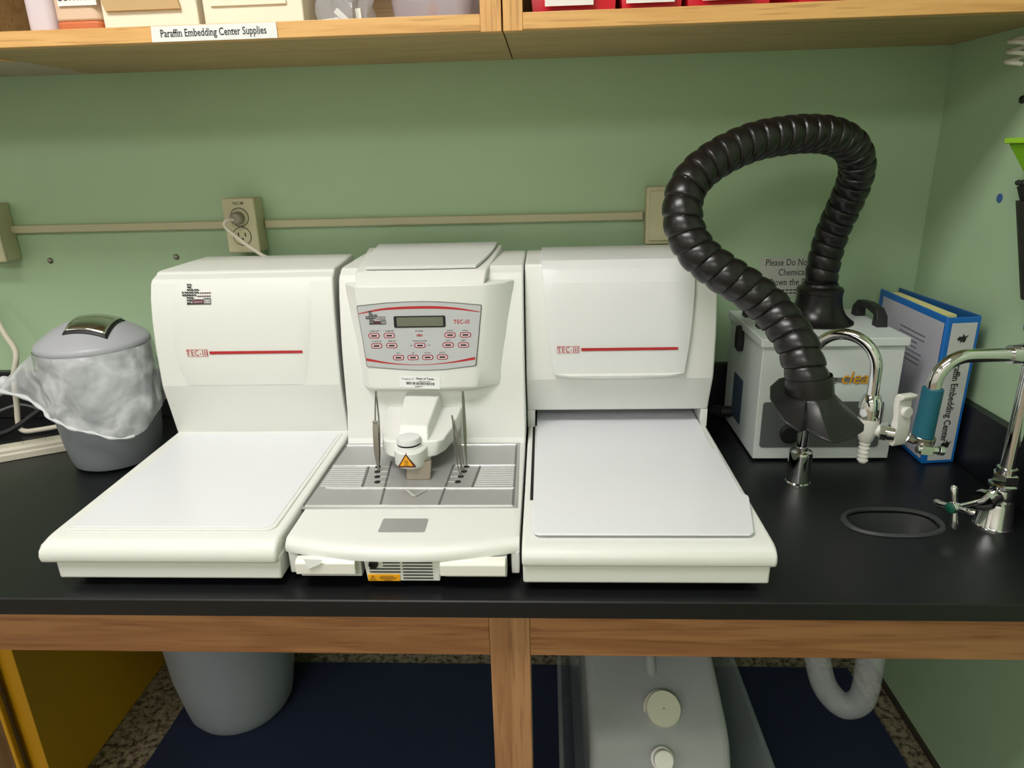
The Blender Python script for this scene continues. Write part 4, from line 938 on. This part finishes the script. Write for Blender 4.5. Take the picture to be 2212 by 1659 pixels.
b = MB(); b.lathe(prf, (ex,ey,0), 28, caps=True); b.build('barbed_tip', M_WHT, t)
b = MB(); d = Vector((.90,-.43,-.04)).normalized(); p0 = Vector((ex+.014,ey-.007,.1165)); b.lathe([(.0105,0),(.0130,.002),(.0130,.010),(.0110,.012),(.0105,.016)], p0, 6, axis=d, caps=True); b.lathe([(.0115,.008),(.0115,.020)], p0, 32, axis=d, caps=True); b.build('valve_collar', M_CHROME, t, smooth=25)
hx = p0+d*.019
lv = [(-.014,.098),(-.0145,.110),(-.0105,.135),(-.0135,.152),(-.0145,.166),(-.0105,.1725),(.0130,.1735),(.0150,.1715),(.0150,.1680),(.0105,.1600),(.0115,.130),(.0110,.1020),(.0060,.0950),(-.010,.0945)]
side = Vector((.30,-.95,0)).normalized(); nn = Vector((.95,.30,0)).normalized()
b = MB(); o_ = Vector((hx.x+.008, hx.y+.002, 0))
lv = [(-.006,.098),(-.0065,.112),(-.0035,.138),(-.0060,.155),(-.0060,.166),(-.0030,.1735),(.0100,.1745),(.0110,.1715),(.0100,.1690),(.0035,.1640),(.0030,.154),(.0065,.130),(.0065,.1020),(.0040,.0950),(-.004,.0945)]
ring0 = [tuple(o_+nn*(-.012)+side*u+Vector((0,0,z+.002))) for u, z in lv]; ring1 = [tuple(o_+nn*.012+side*u+Vector((0,0,z+.002))) for u, z in lv]
b.loft([ring0, ring1]); lev = b.build('lever_handle', M_WHT, t, bevel=.0025)
pc = o_+nn*.002+side*.002+Vector((0,0,.149)); b = MB(); b.lathe([(.0085,0),(.0085,.006),(.0076,.007)], pc, 28, axis=side, caps=True); b.build('lever_button', M_WHT, lev)
b = MB(); b.cyl(tuple(o_-nn*.0110+side*.0+Vector((0,0,.108))), tuple(o_-nn*.0126+side*.0+Vector((0,0,.108))), .0020, n=12); b.build('pin_hole', M_DARK, lev)

# ------------------------------------------------------------------ water tap at right
t = thing('water_tap', 'chrome tall water tap with green cross handle at the right edge', 'faucet', (.6430, -.458, 0))
rx_, ry_ = .6465, -.4555
b = MB(); b.lathe([(.0250,0),(.0250,.002),(.0235,.004),(.0205,.034),(.0190,.038)], (rx_-.006,ry_-.004,0), 40, caps=True); b.build('base', M_CHROME, t)
b = MB(); b.lathe([(.013,.030),(.0155,.036),(.0160,.048),(.0140,.056),(.0120,.058)], (rx_-.002,ry_-.001,0), 32, caps=True)
b.cyl((rx_-.002,ry_-.001,.046), (rx_-.030,ry_-.012,.043), .0125); b.cyl((rx_-.028,ry_-.011,.0432), (rx_-.034,ry_-.014,.0425), .0155, .0145); b.build('valve_body', M_CHROME, t, smooth=30)
b = MB(); b.lathe([(.0165,.058),(.0185,.059),(.0185,.063),(.0150,.065)], (rx_,ry_,0), 32, caps=True); b.lathe([(.0165,.066),(.0165,.078),(.0120,.080)], (rx_,ry_,0), 6, caps=True); b.lathe([(.0125,.079),(.0125,.087),(.0095,.088)], (rx_,ry_,0), 32, caps=True); b.build('packing_nut', M_CHROME, t, smooth=25)
b = MB(); b.cyl((rx_,ry_,.055), (rx_,ry_,.262), .0092, n=28); b.build('riser', M_CHROME, t)
b = MB(); b.cyl((rx_-.032,ry_-.013,.0428), (rx_-.078,ry_-.030,.0425), .0035, n=14); b.build('stem', M_CHROME, t)
hc = Vector((rx_-.080, ry_-.0305, .0425)); ha = Vector((-.93,-.37,0)).normalized(); hu = Vector((0,0,1)); hv = ha.cross(hu)
ch = MB(); ch.lathe([(.0075,-.003),(.0080,0),(.0080,.005),(.0060,.007)], hc, 28, axis=ha, caps=True)
for k in range(4):
    a = radians(12+90*k); dd = hu*cos(a)+hv*sin(a)
    ch.tube([hc+dd*.006, hc+dd*.017+ha*.001, hc+dd*.026+ha*.0005, hc+dd*.030-ha*.001], [.0038,.0040,.0050,.0036], 12)
ch = ch.build('cross_handle', M_CHROME, t, smooth=60)
b = MB(); b.lathe([(.0072,.006),(.0074,.008),(.0050,.0098),(.0005,.0102)], hc, 28, axis=ha); b.build('index_disc', M_HGREEN, ch)
AZ = .2490
arm_p = [Vector((rx_-.006,ry_,AZ)), Vector((.600,ry_,AZ-.0005)), Vector((.572,ry_,AZ-.001))]
for k in range(1, 13):
    a = (pi/2)*k/12; arm_p.append(Vector((.568-.0400*sin(a), ry_, AZ-.0405+.0395*cos(a))))
arm_p.append(Vector((.5275, ry_, .198)))
b = MB(); b.tube(arm_p, .0090, 28); b.build('spout', M_CHROME, t)
b = MB(); b.cyl((rx_-.030,ry_,AZ), (rx_-.018,ry_,AZ), .0125, n=32); b.cyl((rx_-.016,ry_,AZ), (rx_+.010,ry_,AZ), .0150, n=8)
b.lathe([(.0140,.235),(.0150,.240),(.0150,.258),(.0120,.262),(.0115,.275),(.0170,.280),(.0170,.290),(.0100,.294)], (rx_,ry_,0), 32, caps=True); b.build('elbow_joint', M_CHROME, t, smooth=28)
b = MB(); b.tube([(.5275,ry_,.2035),(.5275,ry_,.2030),(.5265,ry_,.170),(.5245,ry_,.132)], [.0110,.0130,.0130,.0138], 30); b.build('hose_sleeve', M_TEAL, t, smooth=50)
b = MB(); b.lathe([(.0150,0),(.0158,.001),(.0158,.009),(.0150,.010)], (.5245,ry_,.1265), 32, axis=(.12,-.1,1), caps=True)
b.tube(cr([(.5110,ry_-.004,.1330),(.5060,ry_-.016,.1345),(.4985,ry_-.014,.1375)], 4), [.0045]*9, 8); clp = b.build('hose_clamp', M_STEELD, t, smooth=30)
b = MB(); b.cyl((.5110,ry_-.0165,.1225), (.5390,ry_-.0150,.1200), .0050, n=16); b.cyl((.5400,ry_-.015,.1200), (.5470,ry_-.0145,.1185), .0065, n=8); b.obox((.5230,ry_-.0165,.1215), (.016,.010,.012), (0,.1,0)); b.build('clamp_screw', M_CHROME, clp, bevel=.0006)

# ------------------------------------------------------------------ binder
t = thing('ring_binder', 'blue ring binder standing upright by the right wall, spine facing front', 'binder', (.67, -.15, 0))
H = .2515
fl0, fr0 = Vector((.6440,-.2625,0)), Vector((.6985,-.2560,0))
b = MB(); b.prism_z([(fl0.x,fl0.y),(fr0.x,fr0.y),(fr0.x+.0003,fr0.y+.003),(fl0.x+.0003,fl0.y+.003)], .0005, H); b.build('spine', M_BLUE, t, bevel=.0012)
b = MB(); b.prism_z([(.6432,-.2600),(.6470,-.2600),(.6530,-.0230),(.6492,-.0230)], .0005, H); b.build('front_cover', M_BLUE, t, bevel=.0012)
b = MB(); b.prism_z([(.6955,-.2540),(.6992,-.2540),(.6870,-.0215),(.6830,-.0215)], .0005, H+.001); b.build('back_cover', M_BLUED, t, bevel=.0012)
b = MB(); b.prism_z([(.6500,-.2250),(.6780,-.2250),(.6770,-.0400),(.6580,-.0400)], .012, H-.004); b.build('pages', M_YPAPER, t)
b = MB()
for z in (H-.030, H-.12, .05): b.lathe([(.0205,-.0012),(.0218,0),(.0205,.0012)], (.674,-.232,z), 30, axis=(.05,.05,1), caps=False)
b.build('ring', M_STEELD, t)
b = MB(); b.box(.668,.680,-.2555,-.2500,.02,H-.015); b.build('ring_spine', M_STEELD, t)
b = MB(); b.prism_z([(.6528,-.0225),(.6440-.0058,-.0460),(.6436-.0058,-.0460),(.6524,-.0225)], .150, H+.001); b.bm.free()
def spf(u, v, z0=0):   # spine face
    d = (fr0-fl0).normalized(); n = Vector((d.y, -d.x, 0)); return n, d
n, d = spf(0, 0)
if n.y > 0: n = -n
b = MB(); A = fl0+d*.0075+n*.0006; B_ = fr0-d*.0055+n*.0006
b.grid([[tuple(A+Vector((0,0,.006))), tuple(B_+Vector((0,0,.006)))], [tuple(A+Vector((0,0,H-.009))), tuple(B_+Vector((0,0,H-.009)))]]); sp = b.build('spine_insert', M_PAPER2, t, recalc=False)
mid = (A+B_)/2+n*.0006
b = MB(); b.text('Paraffin Embedding Center', .0165, lambda u, v: tuple(mid+d*(v+.001)+Vector((0,0,.1130-u))), sx=.82, bold=.012, serif=.06); b.build('spine_lettering', M_INK, sp, recalc=False)
def bird(zc, s, dxx=0):
    P = [(-1,0),(-.6,.5),(-.1,.35),(.1,1),(.45,.4),(1.1,.75),(.7,.1),(.6,-.5),(.2,-.7),(.15,-.35),(-.3,-.75),(-.35,-.2),(-.75,-.35)]
    b = MB(); b._f([b.bm.verts.new(tuple(mid+d*(x*s+dxx)+Vector((0,0,zc+z*s)))) for x, z in P]); return b
bird(H-.035, .0088).build('spine_emblem', M_INK, sp, recalc=False)
bird(.034, .0088, .006).build('spine_emblem', M_INK, sp, recalc=False)
b = MB(); A = Vector((.6430,-.2575,0)); B_ = Vector((.6478,-.0420,0)); 
b.grid([[tuple(A+Vector((-.0006,0,.008))), tuple(B_+Vector((-.0006,0,.008)))], [tuple(A+Vector((-.0006,0,H-.010))), tuple(B_+Vector((-.0006,0,H-.010)))]]); ci = b.build('cover_insert', M_COVP, t, recalc=False)
R = random.Random(2); b = MB()
for k in range(7):
    z = .205-.0085*k; l = R.uniform(.02,.045); c = -.165
    q0 = A.lerp(B_, (c-l-A.y)/(B_.y-A.y)); q1 = A.lerp(B_, (c+l-A.y)/(B_.y-A.y))
    b.grid([[tuple(q0+Vector((-.0010,0,z))), tuple(q1+Vector((-.0010,0,z)))], [tuple(q0+Vector((-.0010,0,z+.0024))), tuple(q1+Vector((-.0010,0,z+.0024)))]])
b.build('cover_print', mat('grey_print', (120,118,126), .6), ci, recalc=False)

# ------------------------------------------------------------------ things on the right wall
t = thing('wall_caddy', 'lime green plastic bin mounted on the right wall at the edge', 'bin', (XR-.03, -.32, .45))
b = MB(); p1 = [(.664,-.42),(.664,-.292),(.712,-.284),(.7215,-.284),(.7215,-.42)]; 
b.loft([[(.684,-.40,.455),(.684,-.322,.455),(.712,-.318,.455),(.7215,-.318,.455),(.7215,-.40,.455)], [(x,y,.508) for x,y in p1]]); b.build('body', M_LIME, t, bevel=.002)
b = MB(); b.prism_z([(.660,-.425),(.660,-.288),(.714,-.279),(.7220,-.279),(.7220,-.425)], .508, .5155); b.build('rim', mat('lime_rim', (160,216,50), .35), t, bevel=.0015)
t = thing('bottle_brush', 'black brush with bumpy collar hanging under the lime bin', 'brush', (.69, -.32, .40))
b = MB(); b.tube([(.690,-.322,.455),(.692,-.326,.440),(.695,-.335,.41),(.698,-.355,.34)], [.019,.0175,.011,.007], 24); b.build('handle', M_BLK, t)
b = MB()
for k in range(18):
    a = 2*pi*k/18; c = Vector((.690+.0185*cos(a), -.322+.0185*sin(a), .456)); b.lathe([(.0005,-.0035),(.0028,-.002),(.0034,0),(.0028,.002),(.0005,.0035)], c, 10, axis=(0,0,1))
b.build('collar', M_BLK, t)
b = MB(); b.loft([[(.700+.017*cos(2*pi*k/28), -.362+.020*sin(2*pi*k/28), .30) for k in range(28)], [(.692+.026*cos(2*pi*k/28), -.340+.032*sin(2*pi*k/28), .432) for k in range(28)]])
tag(b.build('wall_cup', mat('matt_black_cup', (40,38,36), .5), org=(.695,-.33,.30)), 'dark tapered cup on the right wall below the brush collar', 'cup')
b = MB(); pts = [(.706+.010*cos(k*.5), -.203+.014*sin(k*.5), .655-.0011*k) for k in range(36)]
b.tube(pts, .0032, 10); tag(b.build('coiled_hook', M_WHT, org=(.706,-.17,.63)), 'white coiled piece under the cabinet at the top right edge', 'hook')

# ------------------------------------------------------------------ under the bench
b = MB(); b.prism_z([(-.752,-.095),(.664,-.095),(.669,-.30),(.672,-1.0),(-.752,-1.0)], FL+.0004, FL+.006); tag(b.build('floor_mat', M_MAT, org=(-.05,-.5,FL)), 'navy blue mat covering the floor under the bench', 'mat')
t = thing('waste_bin', 'pale grey round bin standing under the left part of the bench', 'bin', (-.630, -.215, FL+.006))
b = MB(); b.lathe([(.001,0),(.078,0),(.093,.005),(.102,.020),(.107,.045),(.119,.12),(.130,.30),(.134,.305),(.134,.312),(.1285,.311),(.116,.12),(.097,.025),(.08,.01),(.001,.01)], (-.630,-.215,FL+.0062), 64); b.build('body', M_UBIN, t, smooth=40)
t = thing('flammables_cabinet', 'yellow steel cabinet under the far left end of the bench', 'cabinet', (-1.05, -.25, FL))
b = MB(); b.box(-1.3, -.865, -.455, -.08, FL+.001, -.125); b.build('body', M_YCAB, t, bevel=.001)
b = MB(); b.box(-1.3, -.8975, -.474, -.457, FL+.012, -.135); b.build('door', M_YCAB, t, bevel=.002)
b = MB(); b.cyl((-.8955,-.463,FL+.012), (-.8955,-.463,-.135), .0030, n=12); b.build('hinge', mat('dark_hinge', (70,50,16), .5), t)
t = thing('carboy', 'frosted plastic carboy with two round caps in a clear tub under the bench', 'carboy', (.19, -.30, FL))
b = MB(); zc0 = FL+.012
pr = [(-.500,zc0),(-.500,-.420),(-.480,-.385),(-.455,-.368),(-.340,-.330),(-.300,-.318),(-.150,-.318),(-.130,-.335),(-.130,zc0)]
b.prism_x(pr, .078, .302); b.build('body', M_JUG, t, bevel=.014, seg=4)
b = MB(); b.tube(cr([(.190,-.375,-.345),(.190,-.350,-.325),(.190,-.32,-.309),(.190,-.24,-.303),(.190,-.19,-.322)], 6), .009, 16); b.build('grip', M_JUG, t)
axc = Vector((.03,-.62,.78)).normalized(); cc = Vector((.2000,-.4320,-.364))
b = MB(); b.lathe([(.0310,-.004),(.0310,.004)], cc, 40, axis=axc, caps=True); b.lathe([(.0275+.0006*(k % 2), 0.003) for k in range(1)]+[(.0280,.016),(.0268,.018),(.001,.018)], cc, 40, axis=axc); b.build('screw_cap', M_CAPB, t, smooth=30)
b = MB(); ax2 = Vector((.02,-.80,.60)).normalized(); cc2 = Vector((.1905,-.492,-.401)); b.lathe([(.0180,0),(.0180,.012),(.0150,.013),(.0150,.026),(.0140,.027)], cc2, 32, axis=ax2, caps=True); b.build('vent_cap', M_WHT, t, smooth=30)
t = thing('spill_tub', 'clear plastic tub on the mat holding the carboy', 'tub', (.20, -.33, FL+.006))
b = MB(); q0 = rrect(.060, .330, -.545, -.105, .02); q1 = rrect(.037, .372, -.580, -.090, .03); q2 = rrect(.030, .380, -.588, -.082, .03)
b.grid([[(x,y,FL+.0065) for x,y in q0], [(x,y,FL+.012) for x,y in q0], [(x,y,-.445) for x,y in q1], [(x,y,-.444) for x,y in q2]], closev=True)
b._f([b.bm.verts.new((x,y,FL+.0065)) for x,y in q0]); b.build('wall', M_TUB, t, solid=.0015, smooth=30)
t = thing('drain_trap', 'translucent plastic drain trap hanging below the sink under the bench', 'pipe', (.53, -.42, -.12))
b = MB(); b.tube(cr([(.518,-.424,-.115),(.522,-.424,-.20),(.5255,-.424,-.27),(.5255,-.424,-.325),(.520,-.422,-.352),(.503,-.416,-.366),(.486,-.408,-.358),(.470,-.400,-.335),(.4600,-.392,-.300),(.4520,-.384,-.255),(.452,-.36,-.215),(.452,-.28,-.195),(.452,-.012,-.190)], 8), .0205, 28); b.build('u_bend', M_PIPE, t, smooth=60)
b = MB(); b.cyl((.505,-.43,-.155), (.519,-.424,-.115), .024, n=28); b.build('slip_nut', M_WHT, t)

for o in bpy.data.objects:
    if '_o' in o: del o['_o']
